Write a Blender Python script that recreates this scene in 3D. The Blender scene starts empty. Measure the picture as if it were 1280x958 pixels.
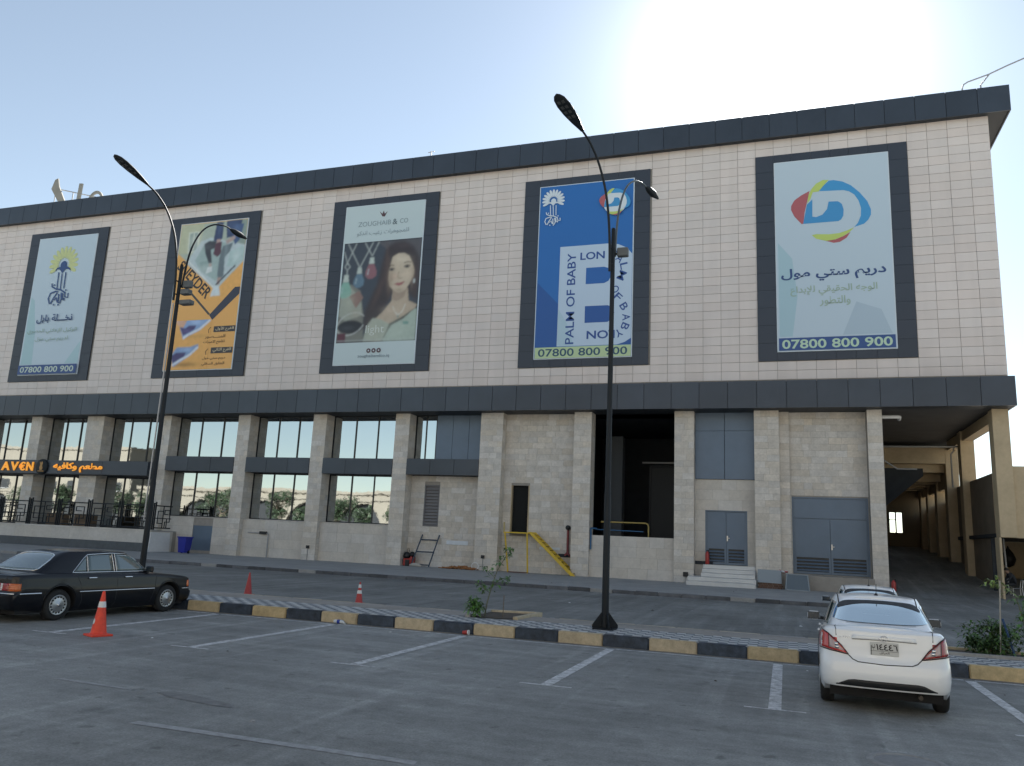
import bpy, bmesh, math, random
import numpy as np
from math import sin, cos, pi, radians
from mathutils import Vector, Matrix
from mathutils.bvhtree import BVHTree
random.seed(7)
SC = bpy.context.scene
COL = SC.collection

# ------------------------------------------------------------------ camera, sky, sun, exposure
cam_d = bpy.data.cameras.new('camera')
cam = bpy.data.objects.new('camera', cam_d); COL.objects.link(cam)
YAW, PIT, ROL = radians(-19.171), radians(11.172), radians(2.631)
fw = Vector((sin(YAW)*cos(PIT), cos(YAW)*cos(PIT), sin(PIT)))
rt = Vector((cos(YAW), -sin(YAW), 0)); up = rt.cross(fw)
r2 = rt*cos(ROL)+up*sin(ROL); u2 = -rt*sin(ROL)+up*cos(ROL)
cam.matrix_world = Matrix(((r2.x,u2.x,-fw.x,0),(r2.y,u2.y,-fw.y,0),(r2.z,u2.z,-fw.z,2.082),(0,0,0,1)))
cam_d.sensor_fit = 'HORIZONTAL'; cam_d.sensor_width = 36.0
cam_d.lens = 993.3/1280*36.0
cam_d.clip_start = 0.1; cam_d.clip_end = 6000
SC.camera = cam
SUN_EL, SUN_AZ = radians(32.3), radians(-0.4)
w = bpy.data.worlds.new('World'); SC.world = w; w.use_nodes = True
nt = w.node_tree; bg = nt.nodes['Background']
sky = nt.nodes.new('ShaderNodeTexSky'); sky.sky_type = 'NISHITA'; sky.sun_disc = False
sky.sun_elevation = SUN_EL; sky.sun_rotation = SUN_AZ
sky.air_density = 1.0; sky.dust_density = 0.08; sky.ozone_density = 0.4; sky.altitude = 0
hs = nt.nodes.new('ShaderNodeHueSaturation'); hs.inputs['Saturation'].default_value = 0.66; hs.inputs['Value'].default_value = 0.80; nt.links.new(sky.outputs[0], hs.inputs['Color'])
tn = nt.nodes.new('ShaderNodeVectorMath'); tn.operation = 'MULTIPLY'; tn.inputs[1].default_value = (.935, .995, 1.0); nt.links.new(hs.outputs[0], tn.inputs[0])
# the bright aureole of a hazy sky round the sun
tc = nt.nodes.new('ShaderNodeTexCoord'); vd = nt.nodes.new('ShaderNodeVectorMath'); vd.operation = 'DOT_PRODUCT'
vd.inputs[1].default_value = (sin(SUN_AZ)*cos(SUN_EL), cos(SUN_AZ)*cos(SUN_EL), sin(SUN_EL)); nt.links.new(tc.outputs['Generated'], vd.inputs[0])
acc = tn.outputs[0]
for pw, k in ((42, 1.3), (170, 7.0), (600, 14.0)):
    mx0 = nt.nodes.new('ShaderNodeMath'); mx0.operation = 'MAXIMUM'; mx0.inputs[1].default_value = 0; nt.links.new(vd.outputs['Value'], mx0.inputs[0])
    po = nt.nodes.new('ShaderNodeMath'); po.operation = 'POWER'; po.inputs[1].default_value = pw; nt.links.new(mx0.outputs[0], po.inputs[0])
    sc_ = nt.nodes.new('ShaderNodeVectorMath'); sc_.operation = 'SCALE'; sc_.inputs[0].default_value = (1.0, .99, .96); 
    ml = nt.nodes.new('ShaderNodeMath'); ml.operation = 'MULTIPLY'; ml.inputs[1].default_value = k; nt.links.new(po.outputs[0], ml.inputs[0]); nt.links.new(ml.outputs[0], sc_.inputs['Scale'])
    ad = nt.nodes.new('ShaderNodeVectorMath'); ad.operation = 'ADD'; nt.links.new(acc, ad.inputs[0]); nt.links.new(sc_.outputs[0], ad.inputs[1]); acc = ad.outputs[0]
nt.links.new(acc, bg.inputs[0]); bg.inputs[1].default_value = 0.05
sun_d = bpy.data.lights.new('sun', 'SUN'); sun = bpy.data.objects.new('sun', sun_d); COL.objects.link(sun)
sd = Vector((sin(SUN_AZ)*cos(SUN_EL), cos(SUN_AZ)*cos(SUN_EL), sin(SUN_EL)))
sun.rotation_euler = sd.to_track_quat('Z', 'Y').to_euler()
sun.location = (0, 60, 60)
sun_d.energy = 5.0; sun_d.angle = radians(0.53); sun_d.color = (1.0, 0.97, 0.92)
SC.view_settings.view_transform = 'Standard'; SC.view_settings.look = 'None'
SC.view_settings.exposure = 2.10; SC.view_settings.gamma = 1.0
SC.cycles.max_bounces = 8; SC.cycles.glossy_bounces = 4

# ------------------------------------------------------------------ materials
MATS = {}
def mat(name, col, rough=0.6, metal=0.0, n=None, bump=None, rnd=0.0, hue=0.0, n2=None, spec=0.5, coat=0.0):
    """n=(scale, amount, detail) tone noise; n2 a second one; bump=(scale, strength, distance); rnd random tone per piece."""
    if name in MATS: return MATS[name]
    m = bpy.data.materials.new(name); m.use_nodes = True; MATS[name] = m
    t = m.node_tree; N = t.nodes; Lk = t.links; b = N['Principled BSDF']
    b.inputs['Roughness'].default_value = rough; b.inputs['Metallic'].default_value = metal
    b.inputs['Specular IOR Level'].default_value = spec
    if coat: b.inputs['Coat Weight'].default_value = coat; b.inputs['Coat Roughness'].default_value = 0.03
    b.inputs['Base Color'].default_value = (*col, 1)
    geo = N.new('ShaderNodeNewGeometry')
    val = None
    def mul(a, c):
        if a is None: return c
        x = N.new('ShaderNodeMath'); x.operation = 'MULTIPLY'; Lk.new(a, x.inputs[0]); Lk.new(c, x.inputs[1]); return x.outputs[0]
    for q in (n, n2):
        if not q: continue
        tx = N.new('ShaderNodeTexNoise'); tx.inputs['Scale'].default_value = q[0]
        tx.inputs['Detail'].default_value = q[2] if len(q) > 2 else 5; tx.inputs['Roughness'].default_value = 0.62
        Lk.new(geo.outputs['Position'], tx.inputs['Vector'])
        mr = N.new('ShaderNodeMapRange'); mr.inputs[1].default_value = 0.28; mr.inputs[2].default_value = 0.72
        mr.inputs[3].default_value = 1-q[1]; mr.inputs[4].default_value = 1+q[1]
        Lk.new(tx.outputs[0], mr.inputs[0]); val = mul(val, mr.outputs[0])
    fr = None
    if rnd or hue:
        oi = N.new('ShaderNodeObjectInfo'); ad = N.new('ShaderNodeMath'); ad.operation = 'ADD'
        Lk.new(oi.outputs['Random'], ad.inputs[0]); Lk.new(geo.outputs['Random Per Island'], ad.inputs[1])
        f_ = N.new('ShaderNodeMath'); f_.operation = 'FRACT'; Lk.new(ad.outputs[0], f_.inputs[0]); fr = f_.outputs[0]
    if rnd:
        mr = N.new('ShaderNodeMapRange'); mr.inputs[3].default_value = 1-rnd; mr.inputs[4].default_value = 1+rnd
        Lk.new(fr, mr.inputs[0]); val = mul(val, mr.outputs[0])
    if val is not None or hue:
        hs = N.new('ShaderNodeHueSaturation'); hs.inputs['Color'].default_value = (*col, 1)
        if val is not None: Lk.new(val, hs.inputs['Value'])
        if hue:
            mr = N.new('ShaderNodeMapRange'); mr.inputs[3].default_value = 1-hue; mr.inputs[4].default_value = 1+hue
            m5 = N.new('ShaderNodeMath'); m5.operation = 'MULTIPLY'; m5.inputs[1].default_value = 7.31
            f5 = N.new('ShaderNodeMath'); f5.operation = 'FRACT'
            Lk.new(fr, m5.inputs[0]); Lk.new(m5.outputs[0], f5.inputs[0]); Lk.new(f5.outputs[0], mr.inputs[0]); Lk.new(mr.outputs[0], hs.inputs['Saturation'])
        Lk.new(hs.outputs[0], b.inputs['Base Color'])
    if bump:
        tx = N.new('ShaderNodeTexNoise'); tx.inputs['Scale'].default_value = bump[0]; tx.inputs['Detail'].default_value = 6
        Lk.new(geo.outputs['Position'], tx.inputs['Vector'])
        bp = N.new('ShaderNodeBump'); bp.inputs['Strength'].default_value = bump[1]; bp.inputs['Distance'].default_value = bump[2]
        Lk.new(tx.outputs[0], bp.inputs['Height']); Lk.new(bp.outputs[0], b.inputs['Normal'])
    return m
def srgb(h):
    if isinstance(h, str): c = [int(h[i:i+2], 16)/255 for i in (0, 2, 4)]
    else: c = [x/255 for x in h]
    return tuple(x/12.92 if x <= 0.04045 else ((x+0.055)/1.055)**2.4 for x in c)
def ink(h):
    """flat printing ink on a poster"""
    c = srgb(h); g = .3*c[0]+.59*c[1]+.11*c[2]
    return mat('ink_'+h, tuple((x*.88+g*.12)*1.0 for x in c), 0.45)

def asphalt(name, base, tint, crack, lines):
    m = bpy.data.materials.new(name); m.use_nodes = True; t = m.node_tree; N = t.nodes; Lk = t.links; b = N['Principled BSDF']
    geo = N.new('ShaderNodeNewGeometry'); b.inputs['Roughness'].default_value = 0.8; b.inputs['Specular IOR Level'].default_value = 0.35
    def noise(sc, det, rough=0.6, vec=None):
        x = N.new('ShaderNodeTexNoise'); x.inputs['Scale'].default_value = sc; x.inputs['Detail'].default_value = det
        x.inputs['Roughness'].default_value = rough; Lk.new(vec or geo.outputs['Position'], x.inputs['Vector']); return x.outputs[0]
    def mr(i, a, c, d, e):
        x = N.new('ShaderNodeMapRange'); x.inputs[1].default_value = a; x.inputs[2].default_value = c
        x.inputs[3].default_value = d; x.inputs[4].default_value = e; Lk.new(i, x.inputs[0]); return x.outputs[0]
    def op(o, a, c):
        x = N.new('ShaderNodeMath'); x.operation = o
        for k, q in enumerate((a, c)):
            if isinstance(q, (int, float)): x.inputs[k].default_value = q
            else: Lk.new(q, x.inputs[k])
        return x.outputs[0]
    big = mr(noise(0.22, 5), 0.3, 0.7, 0.74, 1.26)
    mid = mr(noise(1.7, 6, 0.7), 0.3, 0.7, 0.86, 1.14)
    fine = op('MULTIPLY', mr(noise(38, 4, 0.7), 0.3, 0.7, 0.72, 1.28), mr(noise(6, 6, 0.75), 0.3, 0.7, 0.84, 1.16))
    mp = N.new('ShaderNodeMapping'); mp.inputs['Scale'].default_value = (0.16, 1.5, 1) if not lines else (1.1, 0.12, 1); mp.inputs['Rotation'].default_value = (0, 0, 0.5 if not lines else 0.35)
    Lk.new(geo.outputs['Position'], mp.inputs['Vector'])
    st = mr(noise(1.2, 5, 0.65, mp.outputs[0]), 0.42, 0.72, 0.96, 1.30)
    stain = mr(noise(0.9, 4, 0.55), 0.60, 0.72, 1.0, 0.72)
    spots = mr(noise(3.4, 3, 0.5), 0.64, 0.72, 1.0, 0.62); stain = op('MULTIPLY', stain, spots)
    mp2 = N.new('ShaderNodeMapping'); mp2.inputs['Scale'].default_value = (2.4, 0.10, 1); mp2.inputs['Rotation'].default_value = (0, 0, -0.62); Lk.new(geo.outputs['Position'], mp2.inputs['Vector'])
    tyre = mr(noise(1.0, 3, 0.5, mp2.outputs[0]), 0.54, 0.64, 1.0, 1.20); stain = op('MULTIPLY', stain, tyre)
    v = op('MULTIPLY', op('MULTIPLY', op('MULTIPLY', big, mid), op('MULTIPLY', fine, st)), stain)
    # hairline cracks: distance to the cell edges of a warped voronoi, masked so that only some show
    wv = N.new('ShaderNodeVectorMath'); wv.operation = 'MULTIPLY_ADD'
    nz = N.new('ShaderNodeTexNoise'); nz.inputs['Scale'].default_value = 1.3; nz.inputs['Detail'].default_value = 4
    Lk.new(geo.outputs['Position'], nz.inputs['Vector']); Lk.new(nz.outputs['Color'], wv.inputs[0]); wv.inputs[1].default_value = (1.1, 1.1, 0); Lk.new(geo.outputs['Position'], wv.inputs[2])
    vo = N.new('ShaderNodeTexVoronoi'); vo.feature = 'DISTANCE_TO_EDGE'; vo.inputs['Scale'].default_value = crack; Lk.new(wv.outputs[0], vo.inputs['Vector'])
    ck = mr(vo.outputs['Distance'], 0.0, 0.012, 1.0, 0.0); cm = mr(noise(0.35, 3), 0.56, 0.64, 0.0, 0.35)
    v = op('MULTIPLY', v, op('SUBTRACT', 1.0, op('MULTIPLY', ck, cm)))
    hs = N.new('ShaderNodeHueSaturation'); hs.inputs['Color'].default_value = (*[base*q for q in tint], 1); Lk.new(v, hs.inputs['Value'])
    Lk.new(hs.outputs[0], b.inputs['Base Color'])
    bp = N.new('ShaderNodeBump'); bp.inputs['Strength'].default_value = 0.35; bp.inputs['Distance'].default_value = 0.004
    Lk.new(noise(140, 2), bp.inputs['Height']); Lk.new(bp.outputs[0], b.inputs['Normal'])
    MATS[name] = m; return m

def paint(name, col, wear):
    """road paint worn through to the asphalt in flecks"""
    m = mat(name, col, 0.7); t = m.node_tree; N = t.nodes; Lk = t.links; b = N['Principled BSDF']
    geo = N.new('ShaderNodeNewGeometry'); tx = N.new('ShaderNodeTexNoise'); tx.inputs['Scale'].default_value = 7; tx.inputs['Detail'].default_value = 9; tx.inputs['Roughness'].default_value = 0.75
    Lk.new(geo.outputs['Position'], tx.inputs['Vector'])
    mx = N.new('ShaderNodeMix'); mx.data_type = 'RGBA'; mr = N.new('ShaderNodeMapRange'); mr.inputs[1].default_value = wear-0.1; mr.inputs[2].default_value = wear+0.1
    Lk.new(tx.outputs[0], mr.inputs[0]); Lk.new(mr.outputs[0], mx.inputs[0])
    mx.inputs[6].default_value = (0.25, 0.25, 0.248, 1); mx.inputs[7].default_value = (*col, 1)
    Lk.new(mx.outputs[2], b.inputs['Base Color']); return m

TILE = mat('porcelain_tile', (0.655, 0.585, 0.545), 0.45, n=(0.35, 0.035, 3), rnd=0.04, hue=0.12)
_t = TILE.node_tree; _g = _t.nodes.new('ShaderNodeNewGeometry'); _m = _t.nodes.new('ShaderNodeMapping'); _m.inputs['Scale'].default_value = (1.6, 1, .10); _t.links.new(_g.outputs['Position'], _m.inputs['Vector'])
_n = _t.nodes.new('ShaderNodeTexNoise'); _n.inputs['Scale'].default_value = 1.0; _n.inputs['Detail'].default_value = 6; _t.links.new(_m.outputs[0], _n.inputs['Vector'])
_r = _t.nodes.new('ShaderNodeMapRange'); _r.inputs[1].default_value = .42; _r.inputs[2].default_value = .75; _r.inputs[3].default_value = 1.01; _r.inputs[4].default_value = .94; _t.links.new(_n.outputs[0], _r.inputs[0])
_h = [q for q in _t.nodes if q.type == 'HUE_SAT'][0]; _l = _h.inputs['Value'].links[0].from_socket; _x = _t.nodes.new('ShaderNodeMath'); _x.operation = 'MULTIPLY'; _t.links.new(_l, _x.inputs[0]); _t.links.new(_r.outputs[0], _x.inputs[1]); _t.links.new(_x.outputs[0], _h.inputs['Value'])
FASCIA = mat('dark_metal_panel', (0.042, 0.053, 0.070), 0.36, 0.25, n=(0.4, 0.14, 4), rnd=0.11)
SOFFIT = mat('dark_soffit', (0.022, 0.028, 0.036), 0.6)
STONE = mat('travertine', (0.58, 0.535, 0.475), 0.6, n=(2.2, 0.12, 6), n2=(9.0, 0.10, 4), rnd=0.095, hue=0.35, bump=(18, 0.25, 0.004))
STONEW = mat('pale_travertine', (0.57, 0.53, 0.475), 0.6, n=(1.1, 0.10, 6), n2=(7.0, 0.07, 4), rnd=0.04, hue=0.2, bump=(18, 0.25, 0.004))
CORE = mat('mortar_core', (0.30, 0.275, 0.245), 0.8, n=(3, 0.12, 5))
STEEL = mat('blue_grey_steel', (0.115, 0.16, 0.22), 0.42, 0.15, n=(0.9, 0.07, 4), rnd=0.03)
DARKFRAME = mat('dark_frame', (0.012, 0.015, 0.018), 0.4)
MIRROR = mat('mirror_glass', (0.44, 0.47, 0.48), 0.015, 1.0, bump=(0.45, 0.07, 0.05))
LOTM = asphalt('lot_asphalt', 0.23, (0.99, 1.0, 0.96), 0.30, False)
ROADM = asphalt('road_asphalt', 0.18, (0.99, 1.0, 0.96), 0.20, True)
PAVEM = mat('pavement_concrete', (0.31, 0.31, 0.305), 0.85, n=(0.8, 0.16, 6), n2=(14, 0.12, 4), bump=(30, 0.3, 0.004))
KYEL = mat('kerb_yellow', (0.50, 0.41, 0.26), 0.75, n=(5, 0.22, 7), n2=(30, 0.12, 4), rnd=0.10, hue=0.2, bump=(40, 0.4, 0.004))
KBLK = mat('kerb_black', (0.034, 0.050, 0.076), 0.65, n=(6, 0.55, 7), n2=(40, 0.15, 4), rnd=0.18, bump=(40, 0.4, 0.004))
PWHT = mat('paver_white', (0.50, 0.50, 0.49), 0.75, n=(4, 0.15, 6), rnd=0.10)
PGRY = mat('paver_grey', (0.17, 0.185, 0.20), 0.75, n=(4, 0.18, 6), rnd=0.14)
WLINE = paint('white_line', (0.66, 0.66, 0.66), 0.47)
FLINE = paint('faded_line', (0.38, 0.385, 0.39), 0.52)
YELM = mat('yellow_paint', (0.62, 0.42, 0.03), 0.45, n=(9, 0.14, 6))
OCHRE = mat('ochre_plaster', (0.47, 0.375, 0.245), 0.8, n=(0.9, 0.10, 5), n2=(6, 0.06, 4), bump=(25, 0.3, 0.004))
BLACKM = mat('black_coated_steel', (0.010, 0.014, 0.018), 0.6, 0.0, spec=.3)
GREYP = mat('grey_pipe', (0.30, 0.31, 0.32), 0.5)
WHITEP = mat('white_plastic', (0.70, 0.71, 0.72), 0.5, n=(6, 0.05, 3))
MARBLE = mat('white_marble', (0.60, 0.60, 0.59), 0.35, n=(1.4, 0.08, 7), rnd=0.03)
REDM = mat('red_paint', (0.36, 0.035, 0.030), 0.4, n=(10, 0.1, 4))
BLUEM = mat('blue_plastic', (0.012, 0.022, 0.30), 0.35)
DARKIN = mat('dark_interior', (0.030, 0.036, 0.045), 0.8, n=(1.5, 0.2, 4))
SOIL = mat('soil', (0.085, 0.068, 0.052), 0.95, n=(6, 0.3, 6), bump=(20, 0.8, 0.02))
BARK = mat('bark', (0.16, 0.125, 0.09), 0.9, n=(9, 0.25, 5))
LEAFD = mat('leaf_dark', (0.075, 0.14, 0.05), 0.5, rnd=0.45, hue=0.2)
LEAFM = mat('leaf_mid', (0.055, 0.105, 0.040), 0.5, rnd=0.40, hue=0.2)

# ------------------------------------------------------------------ mesh helpers
ORG = {}
def org(o):
    return ORG.get(o.name, Vector((0, 0, 0))) if o else Vector((0, 0, 0))
def tag(o, label=None, cat=None, group=None, kind=None):
    if label: o['label'] = label
    if cat: o['category'] = cat
    if group: o['group'] = group
    if kind: o['kind'] = kind
    return o
def thing(name, label, cat, loc=(0, 0, 0), rz=0.0, group=None, local=False):
    o = bpy.data.objects.new(name, None); COL.objects.link(o); o.empty_display_size = 0.2
    o.location = loc; o.rotation_euler = (0, 0, rz)
    ORG[o.name] = Vector((0, 0, 0)) if local else Vector(loc)
    return tag(o, label, cat, group)
def smooth_path(P, n=5):
    Q = [Vector(P[0])]+[Vector(p) for p in P]+[Vector(P[-1])]; out = []
    for i in range(1, len(Q)-2):
        for k in range(n):
            t = k/n; a, b, c, d = Q[i-1:i+3]; out.append(.5*(2*b+(c-a)*t+(2*a-5*b+4*c-d)*t*t+(3*b-a-3*c+d)*t**3))
    return out+[Q[-2]]
class MB:
    def __init__(s): s.v = []; s.f = []; s.m = []; s.s = []
    def add(s, vs, fs, mi=0, sm=False):
        b = len(s.v); s.v += [tuple(x) for x in vs]
        for f in fs: s.f.append([b+i for i in f]); s.m.append(mi); s.s.append(sm)
        return s
    def box(s, x0, y0, z0, x1, y1, z1, mi=0):
        x0, x1 = min(x0, x1), max(x0, x1); y0, y1 = min(y0, y1), max(y0, y1); z0, z1 = min(z0, z1), max(z0, z1)
        return s.add([(x0,y0,z0),(x1,y0,z0),(x1,y1,z0),(x0,y1,z0),(x0,y0,z1),(x1,y0,z1),(x1,y1,z1),(x0,y1,z1)],
              [(0,3,2,1),(4,5,6,7),(0,1,5,4),(1,2,6,5),(2,3,7,6),(3,0,4,7)], mi)
    def cbox(s, x0, y0, z0, x1, y1, z1, c, mi=0):
        """box with chamfered edges"""
        bm = bmesh.new(); bmesh.ops.create_cube(bm, size=1)
        for q in bm.verts: q.co = ((x0+x1)/2+q.co.x*(x1-x0), (y0+y1)/2+q.co.y*(y1-y0), (z0+z1)/2+q.co.z*(z1-z0))
        bmesh.ops.bevel(bm, geom=bm.edges[:], offset=c, segments=1, affect='EDGES')
        bm.verts.index_update(); s.add([q.co[:] for q in bm.verts], [[q.index for q in f.verts] for f in bm.faces], mi); bm.free(); return s
    def tube(s, path, r, n=8, mi=0, caps=True, sm=True):
        P = [Vector(p) for p in path]; R = r if isinstance(r, (list, tuple)) else [r]*len(P)
        rings = []; ref = None
        for i, p in enumerate(P):
            d = (P[min(i+1, len(P)-1)]-P[max(i-1, 0)]).normalized()
            if ref is None: ref = Vector((0, 0, 1)) if abs(d.z) < 0.9 else Vector((1, 0, 0))
            a = d.cross(ref).normalized(); c = a.cross(d).normalized(); ref = c
            rings.append([p+a*(R[i]*cos(2*pi*k/n))+c*(R[i]*sin(2*pi*k/n)) for k in range(n)])
        vs = [q for rr in rings for q in rr]; fs = []
        for i in range(len(P)-1):
            for k in range(n):
                k2 = (k+1) % n; fs.append((i*n+k, i*n+k2, (i+1)*n+k2, (i+1)*n+k))
        s.add(vs, fs, mi, sm)
        if caps:
            s.add(rings[0], [list(range(n))[::-1]], mi); s.add(rings[-1], [list(range(n))], mi)
        return s
    def lathe(s, prof, c=(0,0,0), n=24, axis='z', mi=0, sm=True):
        vs = []; fs = []
        for r, h in prof:
            for k in range(n):
                a = 2*pi*k/n
                if axis == 'z': p = (c[0]+r*cos(a), c[1]+r*sin(a), c[2]+h)
                elif axis == 'x': p = (c[0]+h, c[1]+r*cos(a), c[2]+r*sin(a))
                else: p = (c[0]+r*cos(a), c[1]+h, c[2]-r*sin(a))
                vs.append(p)
        for i in range(len(prof)-1):
            for k in range(n):
                k2 = (k+1) % n; fs.append((i*n+k, i*n+k2, (i+1)*n+k2, (i+1)*n+k))
        return s.add(vs, fs, mi, sm)
    def flat(s, pts, y, mi=0):
        """flat polygon (x,z) facing -y"""
        P = [(p[0], y, p[1]) for p in pts]
        ar = sum(pts[i][0]*pts[(i+1) % len(pts)][1]-pts[(i+1) % len(pts)][0]*pts[i][1] for i in range(len(pts)))
        return s.add(P, [list(range(len(P))) if ar > 0 else list(range(len(P)))[::-1]], mi)
    def prism(s, pts, y0, y1, mi=0):
        """polygon in x,z pushed from y0 to y1"""
        n = len(pts); ar = sum(pts[i][0]*pts[(i+1) % n][1]-pts[(i+1) % n][0]*pts[i][1] for i in range(n))
        if ar < 0: pts = pts[::-1]
        s.add([(p[0], y0, p[1]) for p in pts]+[(p[0], y1, p[1]) for p in pts],
              [list(range(n)), list(range(n, 2*n))[::-1]]+[(i, i+n, (i+1) % n+n, (i+1) % n) for i in range(n)], mi)
        return s
    def mesh(s, name, mats, o=Vector((0, 0, 0))):
        me = bpy.data.meshes.new(name)
        me.from_pydata([(q[0]-o.x, q[1]-o.y, q[2]-o.z) for q in s.v], [], s.f)
        for m in (mats if isinstance(mats, (list, tuple)) else [mats]): me.materials.append(m)
        me.polygons.foreach_set('material_index', s.m); me.polygons.foreach_set('use_smooth', s.s); me.update(); return me
    def build(s, name, mats, parent=None, origin=None, label=None, cat=None, group=None, kind=None, sharp=None):
        o0 = org(parent) if parent else Vector(origin or (0, 0, 0))
        me = s.mesh(name, mats, o0)
        if sharp: me.set_sharp_from_angle(angle=radians(sharp))
        ob = bpy.data.objects.new(name, me); COL.objects.link(ob)
        if parent: ob.parent = parent
        else: ob.location = o0
        ORG[ob.name] = o0
        return tag(ob, label, cat, group, kind)
def inst(name, me, parent, pos, rz=0.0, scale=None):
    ob = bpy.data.objects.new(name, me); COL.objects.link(ob); ob.parent = parent
    ob.location = Vector(pos)-org(parent); ob.rotation_euler = (0, 0, rz)
    if scale: ob.scale = scale
    ORG[ob.name] = org(parent); return ob
def kids(o): return [c for c in COL.objects if c.parent == o]
def copy_tree(o, loc, rz=None, label=None, group=None, scale=None):
    ch = {}
    for q in COL.objects:
        if q.parent: ch.setdefault(q.parent.name, []).append(q)
    def rec(a, par):
        c = a.copy(); COL.objects.link(c)
        if par: c.parent = par
        for q in ch.get(a.name, []): rec(q, c)
        return c
    r = rec(o, None); r.location = loc
    if rz is not None: r.rotation_euler = (0, 0, rz)
    if label: r['label'] = label
    if group: r['group'] = group
    return r
_unit = {}
def unit_bar(m):
    if m.name not in _unit: _unit[m.name] = MB().box(-.5,-.5,-.5,.5,.5,.5).mesh('bar', m)
    return _unit[m.name]
def bar(name, m, parent, x0, y0, z0, x1, y1, z1):
    return inst(name, unit_bar(m), parent, ((x0+x1)/2,(y0+y1)/2,(z0+z1)/2), 0, (abs(x1-x0),abs(y1-y0),abs(z1-z0)))

# ------------------------------------------------------------------ lettering
AR = {}
def _ar(ch, base, four): AR[ch] = (base, base+1, base+2 if four else None, base+3 if four else None)
for ch, b, f4 in (('أ',0xFE83,0),('إ',0xFE87,0),('ئ',0xFE89,1),('ا',0xFE8D,0),('ب',0xFE8F,1),('ة',0xFE93,0),('ت',0xFE95,1),('ث',0xFE99,1),('ج',0xFE9D,1),
    ('ح',0xFEA1,1),('خ',0xFEA5,1),('د',0xFEA9,0),('ذ',0xFEAB,0),('ر',0xFEAD,0),('ز',0xFEAF,0),('س',0xFEB1,1),('ش',0xFEB5,1),('ص',0xFEB9,1),('ط',0xFEC1,1),
    ('ع',0xFEC9,1),('غ',0xFECD,1),('ف',0xFED1,1),('ق',0xFED5,1),('ك',0xFED9,1),('ل',0xFEDD,1),('م',0xFEE1,1),('ن',0xFEE5,1),('ه',0xFEE9,1),('و',0xFEED,0),('ى',0xFEEF,0),('ي',0xFEF1,1)):
    _ar(ch, b, f4)
LIG = {'أ':0xFEF7, 'إ':0xFEF9, 'ا':0xFEFB}
def shape_ar(t):
    out = []; i = 0; prev = False
    while i < len(t):
        c = t[i]
        if c == 'ـ': out.append(c); prev = True; i += 1; continue
        if c not in AR: out.append(c); prev = False; i += 1; continue
        if c == 'ل' and i+1 < len(t) and t[i+1] in LIG:
            out.append(chr(LIG[t[i+1]]+(1 if prev else 0))); prev = False; i += 2; continue
        iso, fin, ini, med = AR[c]
        nx = i+1 < len(t) and (t[i+1] in AR or t[i+1] == 'ـ')
        if ini and nx: out.append(chr(med if prev else ini)); prev = True
        else: out.append(chr(fin if prev else iso)); prev = False
        i += 1
    return ''.join(out[::-1])
_tc = {}
def glyphs(body, bold=0.0):
    k = (body, bold)
    if k in _tc: return _tc[k]
    if any(c in AR for c in body): body = shape_ar(body)
    c = bpy.data.curves.new('lettering', 'FONT'); c.body = body; c.resolution_u = 3; c.offset = bold
    o = bpy.data.objects.new('lettering', c); COL.objects.link(o); bpy.context.view_layer.update()
    me = bpy.data.meshes.new_from_object(o.evaluated_get(bpy.context.evaluated_depsgraph_get()))
    V = [(q.co.x, q.co.y) for q in me.vertices]; F = [list(p.vertices) for p in me.polygons]
    bpy.data.objects.remove(o); bpy.data.curves.remove(c); bpy.data.meshes.remove(me)
    x0 = min(q[0] for q in V); x1 = max(q[0] for q in V); y0 = min(q[1] for q in V); y1 = max(q[1] for q in V)
    V = [((q[0]-x0)/(x1-x0), (q[1]-y0)/(y1-y0)) for q in V]
    _tc[k] = (V, F); return V, F
def put_text(mb, body, x0, z0, x1, z1, y, mi=0, bold=0.02, rot=0, thick=0.0):
    """lettering filling the box x0..x1, z0..z1 on the plane y, facing -y; rot in quarter turns or degrees about the box centre"""
    V, F = glyphs(body, bold); cx, cz = (x0+x1)/2, (z0+z1)/2; W, H = x1-x0, z1-z0
    if rot in (90, -90): W, H = H, W
    a = radians(rot); vs = []
    for u, v in V:
        p, q = (u-.5)*W, (v-.5)*H; vs.append((cx+p*cos(a)-q*sin(a), y, cz+p*sin(a)+q*cos(a)))
    mb.add(vs, F, mi)
    if thick:
        ed = {}
        for f in F:
            for i in range(len(f)):
                e = (f[i], f[(i+1) % len(f)]); ed[e] = 1
        n = len(vs); sides = [(a_, b_) for a_, b_ in ed if (b_, a_) not in ed]
        mb.add(vs+[(q[0], y+thick, q[2]) for q in vs], [(b_, a_, a_+n, b_+n) for a_, b_ in sides], mi)
def disc(cx, cz, r, n=20, rz=None, a0=0, a1=2*pi):
    rz = rz or r; full = abs(a1-a0-2*pi) < 1e-6
    return [(cx+r*cos(a0+(a1-a0)*k/(n if full else n-1)), cz+rz*sin(a0+(a1-a0)*k/(n if full else n-1))) for k in range(n)]
def stroke(pts, wd):
    """polyline widened into a ribbon polygon"""
    L, R = [], []
    for i, p in enumerate(pts):
        a = pts[max(i-1, 0)]; b = pts[min(i+1, len(pts)-1)]
        dx, dz = b[0]-a[0], b[1]-a[1]; l = math.hypot(dx, dz) or 1
        L.append((p[0]-dz/l*wd/2, p[1]+dx/l*wd/2)); R.append((p[0]+dz/l*wd/2, p[1]-dx/l*wd/2))
    return L, R
def put_stroke(mb, pts, wd, y, mi=0):
    L, R = stroke(pts, wd); n = len(pts)
    mb.add([(p[0], y, p[1]) for p in L]+[(p[0], y, p[1]) for p in R], [(i+n, i+n+1, i+1, i) for i in range(n-1)], mi)

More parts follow.
